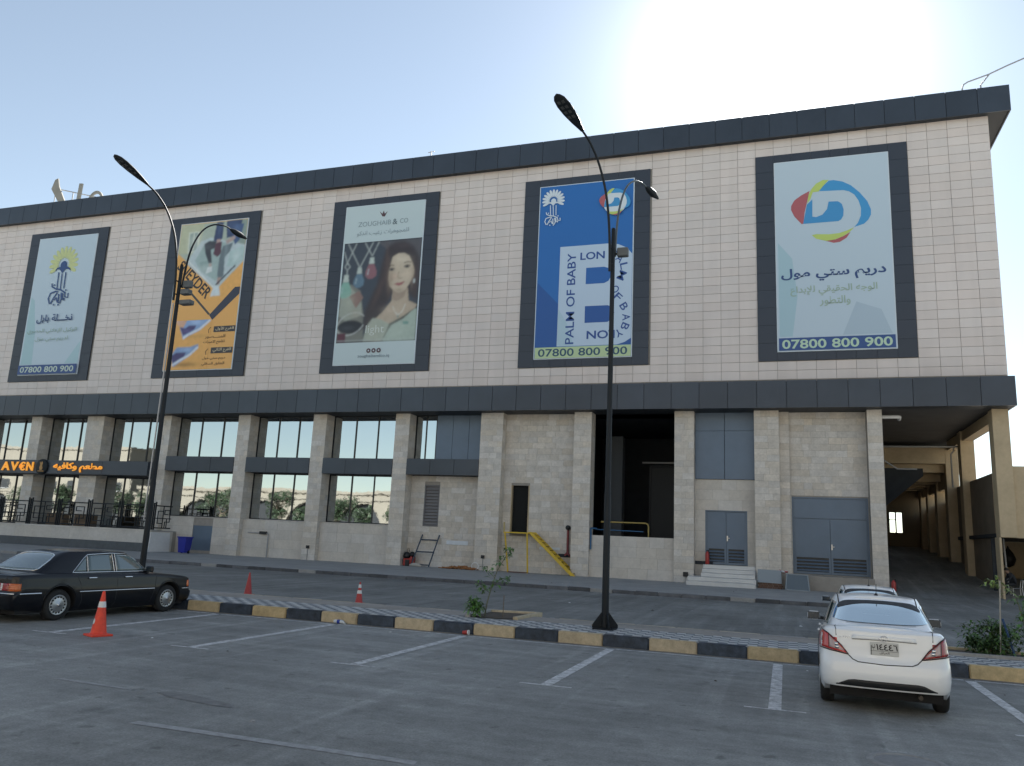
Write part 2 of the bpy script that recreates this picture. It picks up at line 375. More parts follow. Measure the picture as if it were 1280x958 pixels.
# ================================================================== the setting: ground, road, pavement, median
D = 47.36
def sheet(name, mats, x0, y0, x1, y1, z, parent=None):
    return MB().add([(x0,y0,z),(x1,y0,z),(x1,y1,z),(x0,y1,z)], [(0,1,2,3)]).build(name, mats, parent, origin=(0,0,0), kind=None if parent else 'structure')
GROUNDM = mat('dusty_ground', (0.20, 0.175, 0.14), 0.9, n=(0.08, 0.2, 5), n2=(2, 0.1, 5))
sheet('ground', GROUNDM, -3000, -3000, 3000, 3000, -0.03)
lot = sheet('parking_lot', LOTM, -110, -34, 60, 19.9, 0.0)
road = sheet('road', ROADM, -110, 19.9, 60, 46.5, 0.0)
# painted bay lines
for k in range(-5, 9):
    x = -13.08+3.2228*k
    sheet('bay_line', WLINE, x-.085, 11.97, x+.085, 16.66, 0.004, lot)
    sheet('bay_end_line', WLINE, x-.40, 11.90, x+.40, 11.97-0.002, 0.004, lot)
    sheet('kerb_line', WLINE, x+.09, 16.67, x+3.2228-.09, 16.77, 0.004, lot)
for k in range(-4, 6):
    x = -12.66+3.2228*k
    sheet('bay_line', FLINE, x-.07, 20.0, x+.07, 22.3, 0.004, road)
MB().add([(-6.62,7.20,.004),(-3.30,7.22,.004),(-3.32,7.35,.004),(-6.60,7.33,.004)], [(0,1,2,3)]).build('faded_line', FLINE, lot)
MB().add([(-9.3,8.62,.004),(-7.9,8.56,.004),(-7.9,8.62,.004),(-9.2,8.70,.004)], [(0,1,2,3)]).build('faded_line', FLINE, lot)
pp = [(-7.55,8.62),(-7.2,8.46),(-6.8,8.40),(-6.45,8.34),(-6.2,8.36),(-6.35,8.52),(-6.7,8.62),(-7.05,8.72),(-7.4,8.78)]
MB().add([(a, b, .004) for a, b in pp], [list(range(len(pp)))]).build('asphalt_patch', mat('patch_asphalt', (0.185,0.183,0.180), 0.9, n=(6,.3,6), bump=(60,.8,.01)), lot)
mh = thing('manhole_cover', 'round iron manhole cover sunk in the car park asphalt at the foot of the picture', 'manhole cover', (1.15, 9.75, 0))
IRON = mat('worn_iron', (0.21, 0.21, 0.21), 0.7, 0.1, n=(12, .2, 5), bump=(50, .4, .004))
MB().lathe([(0,.006),(.29,.006),(.31,.0)], (1.15,9.75,0), 32).build('cover', IRON, mh)
MB().lathe([(.32,.0),(.33,.010),(.39,.010),(.40,.0)], (1.15,9.75,0), 32).build('rim', mat('rim_concrete', (.25,.25,.245), .85, n=(9,.25,5)), mh)

# median: kerb stones, pavers, rear kerb
med = MB().box(-60, 17.12, 0, 60, 19.80, .226).build('median', PAVEM, origin=(0,0,0), kind='structure')
kf = thing('kerb', None, None, (0, 17.02, 0)); kf['kind'] = 'structure'
LK = 0.96569
def kerb_mesh(l, dpt, h, m, seed):
    rr = random.Random(seed); bm = bmesh.new(); bmesh.ops.create_cube(bm, size=1)
    for q in bm.verts: q.co = (q.co.x*l, q.co.y*dpt, (q.co.z+.5)*h)
    bmesh.ops.bevel(bm, geom=[e for e in bm.edges if all(q.co.z > h/2 for q in e.verts) or abs(e.verts[0].co.z-e.verts[1].co.z) > .01], offset=.022, segments=2, affect='EDGES')
    for q in bm.verts: q.co.z += rr.uniform(-.004, .004); q.co.y += rr.uniform(-.004, .004)
    me = bpy.data.meshes.new('kerb_stone'); bm.to_mesh(me); bm.free(); me.materials.append(m); return me
km = [[kerb_mesh(LK-.014, .20, .237, m, s) for s in range(3)] for m in (KYEL, KBLK)]
kr = [[kerb_mesh(LK-.014, .15, .226, m, s+9) for s in range(3)] for m in (KYEL, PAVEM)]
for i in range(-26, 36):
    x = -14.2856+(i+.5)*LK
    inst('kerb_stone', km[i % 2][i % 3], kf, (x, 17.12+random.uniform(-.006,.006), 0))
    if not (-7.5 < x < -5.9):
        inst('kerb_stone', kr[0 if random.random() < .72 else 1][i % 3], kf, (x+.2, 19.83+random.uniform(-.01,.01), 0))
pv = MB(); T = .193
for i in range(int(-26/T), int(16/T)):
    for j in range(7):
        x, y = i*T, 17.235+j*T
        if -7.25 < x < -6.05 and y > 18.2: continue
        z = .2335+random.uniform(0, .003)
        pv.box(x+.004, y+.004, .21, x+T-.004, y+T-.004, z, (i+j) % 2)
pv.build('paver_field', [PWHT, PGRY], med, kind='stuff')
MB().box(-60, 18.60, .20, 60, 19.74, .2315).build('sand_strip', mat('sandy_strip', (.30,.275,.245), .9, n=(1.2,.2,6), n2=(9,.15,5), bump=(30,.4,.006)), med)
rr = random.Random(21); b = MB(); xs = [-30+.14*i for i in range(330)]; ed_ = [rr.uniform(.03,.16)*(1+.8*sin(i*.17)*sin(i*.051)) for i in range(330)]
b.add([(x, 17.025, .0045) for x in xs]+[(x, 17.02-max(.015,e), .0045) for x, e in zip(xs, ed_)], [(i, i+330, i+331, i+1) for i in range(329)]).build('sand_drift', mat('drifted_sand', (.27,.24,.20), .95, n=(8,.3,6)), lot)
def bed(name, pts, z0, z1, rim):
    b = MB(); n = len(pts)
    b.add([(p[0], p[1], z1) for p in pts], [list(range(n))]).build(name, SOIL, med)
    for k in range(n):
        if k not in rim: continue
        a, c = Vector((*pts[k], 0)), Vector((*pts[(k+1) % n], 0)); d = (c-a).normalized(); nn = Vector((-d.y, d.x, 0))*.06
        q = MB(); v = [a-nn, c-nn, c+nn, a+nn]
        q.add([(p.x, p.y, z0) for p in v]+[(p.x, p.y, z1+.05) for p in v], [(0,3,2,1),(4,5,6,7),(0,1,5,4),(1,2,6,5),(2,3,7,6),(3,0,4,7)])
        q.build('bed_edging', KYEL if rim[k] else PAVEM, med)
bed('planting_bed', [(-7.22,18.32),(-6.12,18.62),(-6.02,20.35),(-7.30,20.05)], .0, .245, {1: 1, 2: 1, 3: 0})
bed('planting_bed', [(2.9,18.55),(8.2,18.6),(8.2,19.72),(2.75,19.6)], .0, .245, {0: 0, 2: 1, 3: 1})

# far pavement and its kerb
PAVZ = .15
pts = [(-90,35.62),(1.75,35.62),(2.6,37.6),(2.2,39.5),(4.4,44.5),(5.10,46.9),(5.10,49.5),(-90,49.5)]
b = MB(); n = len(pts)
b.add([(p[0],p[1],PAVZ) for p in pts]+[(p[0],p[1],-.02) for p in pts], [list(range(n))]+[(i,i+n,(i+1)%n+n,(i+1)%n) for i in range(n)])
pave = b.build('pavement', PAVEM, origin=(0,0,0), kind='structure')
KFAR = mat('far_kerb', (.10,.105,.115), .8, n=(2,.35,6), rnd=.35)
fk = {m.name: kerb_mesh(.985, .16, .165, m, 5) for m in (KFAR, PAVEM)}
for i in range(-62, 2):
    inst('kerb_stone', fk[(KFAR if random.random() < .9 else PAVEM).name], pave, (i+.25, 35.56+random.uniform(-.015,.015), random.uniform(-.012,.004)))
# slabs lifted out of the broken corner of the pavement
for (x, y, a, tl) in ((2.4,36.4,.5,.08),(3.1,38.0,1.1,-.06),(1.5,36.2,.1,.10)):
    o = MB().cbox(-.7,-.35,0,.7,.35,.08,.015).mesh('broken_slab', PAVEM)
    q = inst('broken_slab', o, pave, (x, y, .03), a); q.rotation_euler = (tl, tl*.6, a)
# drive rising through the underpass
prof = [(35.62,.002),(44,.10),(48,.30),(55.9,1.20),(61,1.97),(76,3.10)]
b = MB()
for i in range(len(prof)-1):
    (y0,z0),(y1,z1) = prof[i], prof[i+1]
    xl = 1.7 if y0 < 44 else 5.12; xr = 40 if y0 < 44 else (16.5 if y0 < 55 else 11.4)
    b.add([(xl,y0,z0),(xr,y0,z0),(xr,y1,z1),(xl,y1,z1)], [(0,1,2,3)])
b.build('ramp', ROADM, origin=(0,0,0), kind='structure')

# ================================================================== the mall
mall = thing('mall_building', 'long two tier mall with beige tiled upper wall above stone columns', 'building', (-20, D, 0))
XR = 11.31; XL = -74
BX = [-60.370, -45.628, -30.840, -16.123, -1.3045]          # left edges of the five hoardings
TW, TH = 1.0527, .53656; Z0, Z1 = 11.849, 26.873
MB().box(XL, D+.045, 11.0, XR-.02, 92, 27.6).build('upper_wall', CORE, mall)
MB().box(XR-.019, D+.05, 11.0, XR+.02, 91.5, 26.9).build('side_cladding', TILE, mall)
tiles = []
ks = int((XR-BX[4])/TW+.5)
for k in range(-69, ks):
    x = BX[4]+k*TW
    for r in range(28):
        z = Z0+r*TH
        if 2 <= r < 26 and any(bx-.3 < x+TW/2 < bx+8.4215+.3 for bx in BX): continue
        tiles.append((x+.010, D+random.uniform(-.004,.004), z+.010, min(x+TW-.010, XR), D+.042, z+TH-.010))
tiles.sort(key=lambda t: (t[0]+.5)**2+t[1]**2+(t[2]-2)**2)
for t in tiles[:300]: bar('cladding_tile', TILE, mall, *t)
q = MB()
for t in tiles[300:]: q.box(*t)
q.build('cladding_tile_field', TILE, mall, kind='stuff')

# fascia band over the columns and parapet band at the roof
MB().box(XL, D-.93, 10.06, 11.33, D+.04, 11.55).build('fascia_core', SOFFIT, mall)
MB().box(XL, D+.046, 10.06, 5.13, 50.19, 10.99).build('window_head_fill', SOFFIT, mall)  # slab added to close the light leak above the windows
MB().box(XL, D-.46, 26.86, 12.28, D+.04, 28.335).build('parapet_core', SOFFIT, mall)
MB().box(11.0, D+.041, 26.86, 12.28, 90, 28.335).build('parapet_core', SOFFIT, mall)
MB().box(XL, D+.05, 28.336, 12.30, 90, 28.34).build('roof', PAVEM, mall)
PW = 1.60
x = 11.40
while x > XL:
    a = max(x-PW, XL); dz = random.uniform(-.003,.003)
    bar('fascia_panel', FASCIA, mall, a+.014, D-1.0+dz, 10.04, x-.014 if x < 11.3 else x, D-.935, 11.60); x = a
x = 12.35
while x > XL:
    a = max(x-PW, XL); dz = random.uniform(-.003,.003)
    bar('parapet_panel', FASCIA, mall, a+.014, D-.52+dz, 26.80, x-.014 if x < 12.3 else x, D-.462, 28.355); x = a
for k in range(12):
    y = D-.46+k*1.9
    bar('parapet_panel', FASCIA, mall, 12.285, y+.01, 26.80, 12.35, y+1.88, 28.355)
for k in range(3):
    bar('fascia_panel', FASCIA, mall, 11.335, D-.93+k*1.2+.01, 10.04, 11.40, D-.93+(k+1)*1.2-.01, 11.60)

# ---- columns and stone walls
COLS = [(-63.6,-62.5),(-57.04,-55.95),(-51.29,-49.61),(-44.25,-43.20),(-37.19,-36.16),(-30.95,-29.89),(-24.58,-23.54),(-18.45,-16.94),(-12.26,-11.16),(-6.13,-5.00),(-1.61,-.25),(4.37,5.14)]
stones = []          # (parent, box, pale)
def course(par, x0, x1, z0, z1, y, h, wmin, wmax, holes=(), pale=0, th=.035):
    rows = max(1, round((z1-z0)/h)); hh = (z1-z0)/rows
    for r in range(rows):
        za, zb = z0+r*hh, z0+(r+1)*hh
        segs = [(x0, x1)]
        for (hx0, hz0, hx1, hz1) in holes:
            if zb <= hz0+.02 or za >= hz1-.02: continue
            ns = []
            for a, c in segs:
                if hx0 > a: ns.append((a, min(c, hx0)))
                if hx1 < c: ns.append((max(a, hx1), c))
            segs = [s for s in ns if s[1]-s[0] > .03]
        for a, c in segs:
            L = c-a; cnt = max(1, round(L/random.uniform(wmin, wmax))); cuts = [a]
            for k in range(1, cnt): cuts.append(a+L*(k+random.uniform(-.22,.22)+(.25 if r % 2 else -.1))/cnt)
            cuts.append(c)
            for k in range(cnt):
                if cuts[k+1]-cuts[k] < .05: continue
                stones.append((par, (cuts[k]+.004, y-th+random.uniform(-.004,.004), za+.004, cuts[k+1]-.004, y, zb-.004), pale))
def side_course(par, x, y0, y1, z0, z1, h, th=.03):
    rows = round((z1-z0)/h); hh = (z1-z0)/rows
    for r in range(rows):
        m = y0+(y1-y0)*random.uniform(.35,.65)
        for a, c in ((y0, m), (m, y1)):
            stones.append((par, (x, a+.004, z0+r*hh+.004, x+th, c-.004, z0+(r+1)*hh-.004), 0))
for (a, c) in COLS:
    co = MB().box(a+.005, D+.036, 0, c-.032, D+1.06, 10.058).build('column', CORE, mall)
    course(co, a, c, PAVZ, 10.055, D+.035, .37, .52, .75)
    side_course(co, c-.031, D+.04, D+1.05, PAVZ, 10.055, .37)
def wall(x0, x1, z0, z1, y, holes=(), h=.37, wmin=.5, wmax=.85, pale=0, depth=.3):
    """backing wall round its openings, then its facing stones"""
    b = MB(); xs = sorted({x0, x1, *[q[0] for q in holes], *[q[2] for q in holes]}); 
    for i in range(len(xs)-1):
        a, c = xs[i], xs[i+1]; hs = [q for q in holes if q[0] <= a and q[2] >= c]
        if not hs: b.box(a, y+.001, z0, c, y+depth, z1)
        else:
            if hs[0][1] > z0: b.box(a, y+.001, z0, c, y+depth, hs[0][1])
            if hs[0][3] < z1: b.box(a, y+.001, hs[0][3], c, y+depth, z1)
    o = b.build('stone_wall', CORE, mall)
    course(o, x0, x1, max(z0, PAVZ), z1, y, h, wmin, wmax, holes, pale); return o
GL = 48.40
SILL = 2.65
for i in range(3, 6):                                # under the shop windows
    a, c = COLS[i][1], COLS[i+1][0]
    holes = [(-40.40,.36,-38.70,2.10)] if i == 3 else []
    wall(a+.002, c-.002, 0, SILL, D+.42, holes, .62, 1.0, 1.5, 1, depth=.55)
    MB().cbox(a+.01, D+.36, SILL+.002, c-.01, GL+.02, SILL+.06, .008).build('window_sill', STONEW, mall)
DOOR1 = (-16.43, 2.59, -15.20, 5.50); DOOR2 = (-4.42, 1.23, -2.07, 4.33); DOOR3 = (.36, .97, 4.33, 5.22)
wall(-23.54, -18.45, 0, 6.0, D+.95, [(-22.55,2.72,-21.45,5.42)])
wall(-16.94, -12.26, 0, 10.05, D+.75, [DOOR1])
wall(-11.16, -6.13, 0, 2.60, D+.30, h=.62, wmin=.9, wmax=1.4, pale=1, depth=.35)
wall(-5.00, -1.61, 0, 6.10, D+.75, [DOOR2], h=.62, wmin=.9, wmax=1.4, pale=1)
wall(-.25, .30, 0, 10.05, D+.55, wmin=.4, wmax=.6)
wall(.302, 4.37, 0, 10.05, D+.80, [DOOR3], depth=.4)
camp = Vector((0, 0, 2))
stones.sort(key=lambda s: (Vector(s[1][:3])-camp).length)
for par, bx, pale in stones[:300]: bar('cladding_stone', STONEW if pale else STONE, par, *bx)
q = MB()
for par, bx, pale in stones[300:]: q.box(*bx, pale)
q.build('cladding_stone_field', [STONE, STONEW], mall, kind='stuff')

# ---- shop windows
def window(x0, x1, z0, z1, n, y=GL):
    fr = MB(); t = .07
    fr.box(x0, y-.04, z0, x0+t, y+.06, z1).box(x1-t, y-.04, z0, x1, y+.06, z1).box(x0+t, y-.04, z0, x1-t, y+.06, z0+t).box(x0+t, y-.04, z1-t, x1-t, y+.06, z1)
    f = fr.build('window', DARKFRAME, mall)
    cs = [x0+t+(x1-x0-2*t)*k/n for k in range(n+1)]
    for k in range(n):
        g = MB(); dx = random.uniform(-.006,.006); dz = random.uniform(-.004,.004)   # each pane hangs a hair out of true
        g.add([(cs[k]+.03, y-dx, z0+t), (cs[k+1]-.03, y+dx, z0+t), (cs[k+1]-.03, y+dx+dz, z1-t), (cs[k]+.03, y-dx+dz, z1-t),
               (cs[k]+.03, y+.03, z0+t), (cs[k+1]-.03, y+.03, z0+t), (cs[k+1]-.03, y+.03, z1-t), (cs[k]+.03, y+.03, z1-t)],
              [(0,1,2,3),(5,4,7,6),(4,0,3,7),(1,5,6,2),(3,2,6,7),(4,5,1,0)]).build('pane', MIRROR, f)
        if k: MB().box(cs[k]-.032, y-.07, z0+t, cs[k]+.032, y+.05, z1-t).build('mullion', DARKFRAME, f)
def spandrel(x0, x1, z0, z1, y, n):
    s = MB().box(x0, y+.03, z0+.01, x1, GL-.05, z1-.01).build('spandrel', SOFFIT, mall)
    for k in range(n):
        a, c = x0+(x1-x0)*k/n, x0+(x1-x0)*(k+1)/n
        bar('spandrel_panel', FASCIA, s, a+(.012 if k else 0), y+random.uniform(-.003,.003), z0, c-.012, y+.028, z1)
for i in range(0, 6):
    a, c = COLS[i][1]+.002, COLS[i+1][0]-.002
    window(a, c, 7.0 if i > 2 else 6.6, 10.055, 3); window(a, c, SILL+.07 if i > 2 else 1.65, 5.98 if i > 2 else 5.5, 3)
    if i > 2: spandrel(a, c, 5.97, 7.02, D-.05, 3)
a, c = -23.54, -18.45
spandrel(a+.002, c-.002, 6.01, 7.04, D-.05, 3)
window(a+.002, -21.95, 7.05, 10.055, 2)
for k in range(3):
    bar('steel_panel', STEEL, mall, -21.93+k*1.16+.012, D+.9+random.uniform(-.004,.004), 7.05, -21.93+(k+1)*1.16-.012, D+.96, 10.05)
for k in range(2):
    x0 = -4.99+k*1.69
    bar('steel_panel', STEEL, mall, x0+.01, D+.62, 6.12, x0+1.67, D+.70, 8.95)
    bar('steel_panel', STEEL, mall, x0+.01, D+.64, 8.97, x0+1.67, D+.70, 10.05)
# louvred vent in the stone
v = MB().box(-22.55,D+.93,2.72,-22.47,D+1.1,5.42).box(-21.53,D+.93,2.72,-21.45,D+1.1,5.42).box(-22.47,D+.93,2.72,-21.53,D+1.1,2.80).box(-22.47,D+.93,5.34,-21.53,D+1.1,5.42).box(-22.47,D+1.08,2.8,-21.53,D+1.12,5.34).build('louvre_vent', mat('vent_grey', (.17,.165,.17), .6), mall)
sl = MB().add([(-.47,-.05,-.07),(.47,-.05,-.07),(.47,.05,.07),(-.47,.05,.07),(-.47,-.03,-.09),(.47,-.03,-.09),(.47,.07,.05),(-.47,.07,.05)], [(0,1,2,3),(5,4,7,6),(4,0,3,7),(1,5,6,2),(3,2,6,7),(4,5,1,0)]).mesh('slat', mat('vent_slat', (.20,.195,.20), .6))
for k in range(12): inst('slat', sl, v, (-22.0, D+1.0, 2.92+k*.205))
# steel service doors with louvred feet
def steel_door(x0, z0, x1, z1, y, trans):
    f = MB().box(x0, y-.05, z0, x0+.08, y+.12, z1).box(x1-.08, y-.05, z0, x1, y+.12, z1).box(x0+.08, y-.05, z1-.08, x1-.08, y+.12, z1).box(x0+.08, y+.08, z0, x1-.08, y+.12, z1-.08).build('double_door', STEEL, mall)
    zt = z1-.10
    if trans:
        bar('transom_panel', STEEL, f, x0+.09, y-.02, trans+.02, x1-.09, y+.06, zt); zt = trans
    m = (x0+x1)/2; zl = z0+(zt-z0)*.30
    for a, c in ((x0+.09, m-.012), (m+.012, x1-.09)):
        MB().box(a, y-.01, zl, c, y+.05, zt-.01).box(a, y-.01, z0+.03, a+.10, y+.05, zl).box(c-.10, y-.01, z0+.03, c, y+.05, zl).box(a+.1, y-.01, z0+.03, c-.1, y+.05, z0+.14).build('door_leaf', STEEL, f)
        bar('louvre_shade_back', DARKFRAME, f, a+.10, y+.055, z0+.14, c-.10, y+.07, zl); W = c-a-.2  # near-black backing puts the shade between the slats into the colour
        s = MB().add([(-W/2,-.035,-.03),(W/2,-.035,-.03),(W/2,.025,.045),(-W/2,.025,.045),(-W/2,-.02,-.045),(W/2,-.02,-.045),(W/2,.04,.03),(-W/2,.04,.03)], [(0,1,2,3),(5,4,7,6),(4,0,3,7),(1,5,6,2),(3,2,6,7),(4,5,1,0)]).mesh('louvre_slat', STEEL)
        nn = max(3, int((zl-z0-.16)/.17))
        for k in range(nn): inst('louvre_slat', s, f, ((a+c)/2, y+.02, z0+.22+k*(zl-z0-.2)/nn))
    MB().box(m+.03, y-.07, zl+.45, m+.09, y-.01, zl+.75).cbox(m+.035, y-.11, zl+.60, m+.20, y-.07, zl+.64, .008).build('door_handle', mat('brushed_steel', (.55,.56,.57), .3, .9), f)
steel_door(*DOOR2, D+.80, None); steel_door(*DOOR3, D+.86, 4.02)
# small grey service hatch left of the columns
MB().box(-40.40, D+.44, .36, -38.70, D+.50, 2.10).build('service_hatch', STEEL, mall)
# yellow framed doorway, dark inside
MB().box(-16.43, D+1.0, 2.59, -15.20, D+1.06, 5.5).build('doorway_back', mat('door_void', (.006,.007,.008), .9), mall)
MB().box(-15.28, D+.70, 2.59, -15.20, D+.98, 5.5).box(-16.43,D+.70,2.59,-16.38,D+.98,5.5).build('door_frame', OCHRE, mall)

MB().box(XL, 50.2, 0, -13.41, 91, 10.05).box(-3.79, 50.2, 0, 4.74, 91, 10.05).box(-13.40, 60.31, 0, -3.80, 91, 10.05).build('ground_floor_fill', DARKIN, mall)  # solid mass added to stop sun leaking through the hollow storey
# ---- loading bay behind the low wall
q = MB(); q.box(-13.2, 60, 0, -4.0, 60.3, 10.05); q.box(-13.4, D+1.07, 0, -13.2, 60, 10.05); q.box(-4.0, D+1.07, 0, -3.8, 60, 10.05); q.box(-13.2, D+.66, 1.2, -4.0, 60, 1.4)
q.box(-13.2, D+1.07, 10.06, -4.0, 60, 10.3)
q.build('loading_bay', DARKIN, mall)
MB().box(-11.2, 53.0, 1.4, -10.3, 53.9, 9.3).build('bay_column', mat('bay_grey', (.10,.115,.13), .8), mall)
MB().box(-9.3, 55.0, 7.7, -4.0, 55.06, 7.80).build('bay_rail', GREYP, mall)
MB().box(-9.0, 56.2, 1.4, -8.9, 56.3, 7.6).box(-9.0,56.2,7.6,-4.0,56.3,7.7).box(-8.9, 56.35, 1.4, -4.0, 56.4, 7.6).build('shutter', mat('shutter_dark', (.035,.042,.05), .6), mall)
MB().tube([(-10.6,D+.75,3.42),(-7.9,D+.75,3.42),(-7.76,D+.75,3.36),(-7.72,D+.75,3.2),(-7.72,D+.75,2.55)], .045, 8).build('guard_rail', mat('ochre_rail', (.36,.27,.08), .5), mall)
MB().tube([(-10.9,D+.62,2.95),(-8.0,D+.62,2.92)], .03, 6).tube([(-11.08,D+.2,3.0),(-11.08,D+.2,1.75)], .05, 6).tube([(-11.08,D+.2,3.0),(-10.8,D+.5,3.0)],.05,6).build('blue_pipe', mat('blue_pipe_paint', (.03,.12,.26), .5), mall)

# ---- underpass: soffit, beams, ochre piers, side wall, end wall
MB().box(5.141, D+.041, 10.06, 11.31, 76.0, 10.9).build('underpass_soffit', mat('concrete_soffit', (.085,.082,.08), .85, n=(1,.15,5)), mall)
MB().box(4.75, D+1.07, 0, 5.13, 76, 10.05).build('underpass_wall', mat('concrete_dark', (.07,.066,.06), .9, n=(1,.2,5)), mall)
def pier(x0, x1, y0, y1, z0, z1):
    p = MB().cbox(x0, y0, z0, x1, y1, z1, .02).build('pier', OCHRE, mall); return p
pier(10.46, 11.24, D+.1, D+1.0, 3.36, 10.055); pier(10.38, 10.50, D+.1, D+1.0, 0, 3.355)
PY = [55.9, 61.05, 65.2, 69.2, 72.6]; PZ = [1.0, 1.8, 2.2, 2.5, 2.8]
for y, z in zip(PY, PZ): pier(10.46, 11.24, y, y+.9, z-.3, 10.055 if y < 58 else 9.7)
q = MB()
q.box(10.6, D+1.01, 9.45, 11.2, 61.04, 10.055)
q.build('edge_beam', OCHRE, mall)
MB().box(10.62, 61.96, 6.95, 11.10, 74.9, 7.98).build('edge_beam', OCHRE, mall)
MB().box(5.14, 61.06, 8.55, 10.459, 61.7, 9.75).build('cross_beam', OCHRE, mall)
MB().box(4.8, 61.705, 8.0, 11.6, 76, 9.6).build('lower_ceiling', OCHRE, mall)
for y in (63.2, 65.4, 67.6, 69.8, 72.0): MB().box(5.14, y, 7.5, 10.45, y+.5, 7.999).build('cross_beam', OCHRE, mall)
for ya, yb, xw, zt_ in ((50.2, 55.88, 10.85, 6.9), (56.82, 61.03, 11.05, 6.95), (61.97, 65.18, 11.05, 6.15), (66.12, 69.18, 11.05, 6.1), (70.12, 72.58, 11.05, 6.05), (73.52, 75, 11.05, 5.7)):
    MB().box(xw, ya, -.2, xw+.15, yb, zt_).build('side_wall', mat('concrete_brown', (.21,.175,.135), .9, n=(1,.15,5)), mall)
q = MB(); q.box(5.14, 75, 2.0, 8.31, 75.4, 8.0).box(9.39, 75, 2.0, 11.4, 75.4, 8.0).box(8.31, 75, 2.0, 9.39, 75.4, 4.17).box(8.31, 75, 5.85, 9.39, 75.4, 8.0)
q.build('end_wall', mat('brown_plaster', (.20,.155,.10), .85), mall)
q = MB().box(8.31,75.05,4.17,8.37,75.2,5.85).box(9.33,75.05,4.17,9.39,75.2,5.85).box(8.80,75.05,4.17,8.90,75.2,5.85).box(8.37,75.05,5.2,8.80,75.2,5.26).build('end_window', mat('window_grey', (.2,.2,.2), .6), mall)
MB().tube([(5.15,D+.75,9.75),(6.0,D+.75,9.75),(6.12,D+.85,9.75),(6.15,D+1.3,9.70)], .10, 10).build('white_pipe', WHITEP, mall)
MB().tube([(5.14,56.5,9.15),(10.4,56.5,9.15)], .06, 8).tube([(10.2,56.5,9.15),(10.2,56.6,8.9),(10.05,56.7,8.7),(10.05,56.7,6.6)], .05, 6).build('grey_pipe', GREYP, mall)
MB().tube([(5.2,52.0,8.05),(6.35,52.0,7.25),(7.4,52.0,7.25)], .05, 6).tube([(5.45,52.0,7.85),(5.45,52.0,4.6)], .06, 6).tube([(5.2,52.0,6.95),(5.5,52.0,6.95)], .05, 6).build('hand_rail', GREYP, mall)
# dark flight of stairs seen from below, left of the drive
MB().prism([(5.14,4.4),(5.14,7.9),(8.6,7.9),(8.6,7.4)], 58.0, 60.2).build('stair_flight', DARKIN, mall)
# ochre yard wall to the right with an open bay below it
yw = thing('yard_wall', 'ochre plastered wall with an open bay beneath, right of the underpass', 'wall', (14, D+.4, 0))
MB().box(11.242, D+.35, 3.35, 18, D+.65, 7.05).build('wall_face', OCHRE, yw)
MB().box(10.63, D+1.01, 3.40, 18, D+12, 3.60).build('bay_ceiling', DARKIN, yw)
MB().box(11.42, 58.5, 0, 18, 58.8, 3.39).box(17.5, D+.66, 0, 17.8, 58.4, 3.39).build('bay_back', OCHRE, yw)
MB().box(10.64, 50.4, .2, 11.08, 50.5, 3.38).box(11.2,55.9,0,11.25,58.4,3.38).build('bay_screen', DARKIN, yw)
MB().tube([(11.36,50.6,.4),(11.26,50.6,3.38)], .05, 8).build('post', GREYP, yw)

# ================================================================== five advertising hoardings on the tiled wall
HB = 12.94; K = 1.28
def hoarding(j, label, bgcol):
    x0 = BX[j]; o = thing('billboard', label, 'billboard', (x0+4.21, D-.05, HB), 0, 'advertising hoardings on the tiled wall')
    y0, y1 = D-.075, D+.0; FR = mat('hoarding_frame', (0.036, 0.044, 0.060), 0.45, 0.15, rnd=.05)
    W, H = 8.40, 12.86; L, R_, B_, T_ = 1.06, 7.40, .50, 12.34
    for k in range(12):
        za, zb = H*k/12, H*(k+1)/12
        bar('frame_panel', FR, o, x0+.006, y0, HB+za+.006, x0+L-.004, y1, HB+zb-.006)
        bar('frame_panel', FR, o, x0+R_+.004, y0, HB+za+.006, x0+W-.006, y1, HB+zb-.006)
    for k in range(6):
        a, c = L+(R_-L)*k/6, L+(R_-L)*(k+1)/6
        bar('frame_panel', FR, o, x0+a+.006, y0, HB+.006, x0+c-.006, y1, HB+B_-.004)
        bar('frame_panel', FR, o, x0+a+.006, y0, HB+T_+.004, x0+c-.006, y1, HB+H-.006)
    MB().cbox(x0+L, y0-.055, HB+B_, x0+R_, y1, HB+T_, .02).build('poster_edge', mat('poster_edge', srgb('c9d3da'), .5), o)
    MB().flat([(x0+L+.06, HB+B_+.06), (x0+R_-.06, HB+B_+.06), (x0+R_-.06, HB+T_-.06), (x0+L+.06, HB+T_-.06)], y0-.058).build('poster', ink(bgcol), o)
    return o, x0, y0-.058
class Print:  # u, v outlines were traced from image pixels and baked as plain numbers
    """flat printing on one poster: every layer 3 mm above the last; coordinates u right, v up from the hoarding's corner"""
    def __init__(s, o, x0, y): s.o, s.x0, s.y, s.k = o, x0, y, 0
    def begin(s, name): s.name = name; return s
    def P(s, pts): return [(s.x0+u*K, HB+v*K) for u, v in pts]
    def lay(s): s.k += 1; return s.y-.003*s.k
    def lev(s, same): return s.y-.003*s.k if same else s.lay()
    def poly(s, pts, c, same=False):
        b = MB(); b.flat(s.P(pts), s.lev(same)); b.build('number_strip' if s.name == 'lettering' and len(pts) == 4 else s.name, ink(c), s.o); return s
    def line(s, pts, wd, c, same=False):
        b = MB(); put_stroke(b, s.P(pts), wd*K, s.lev(same)); b.build(s.name, ink(c), s.o); return s
    def text(s, t, u0, v0, u1, v1, c, bold=.02, rot=0, same=False):
        y = s.lev(same); (a, b), (d, e) = s.P([(u0, v0), (u1, v1)]); m = MB(); put_text(m, t, a, b, d, e, y, 0, bold, rot); m.build(s.name, ink(c), s.o); return s
    def end(s): return s
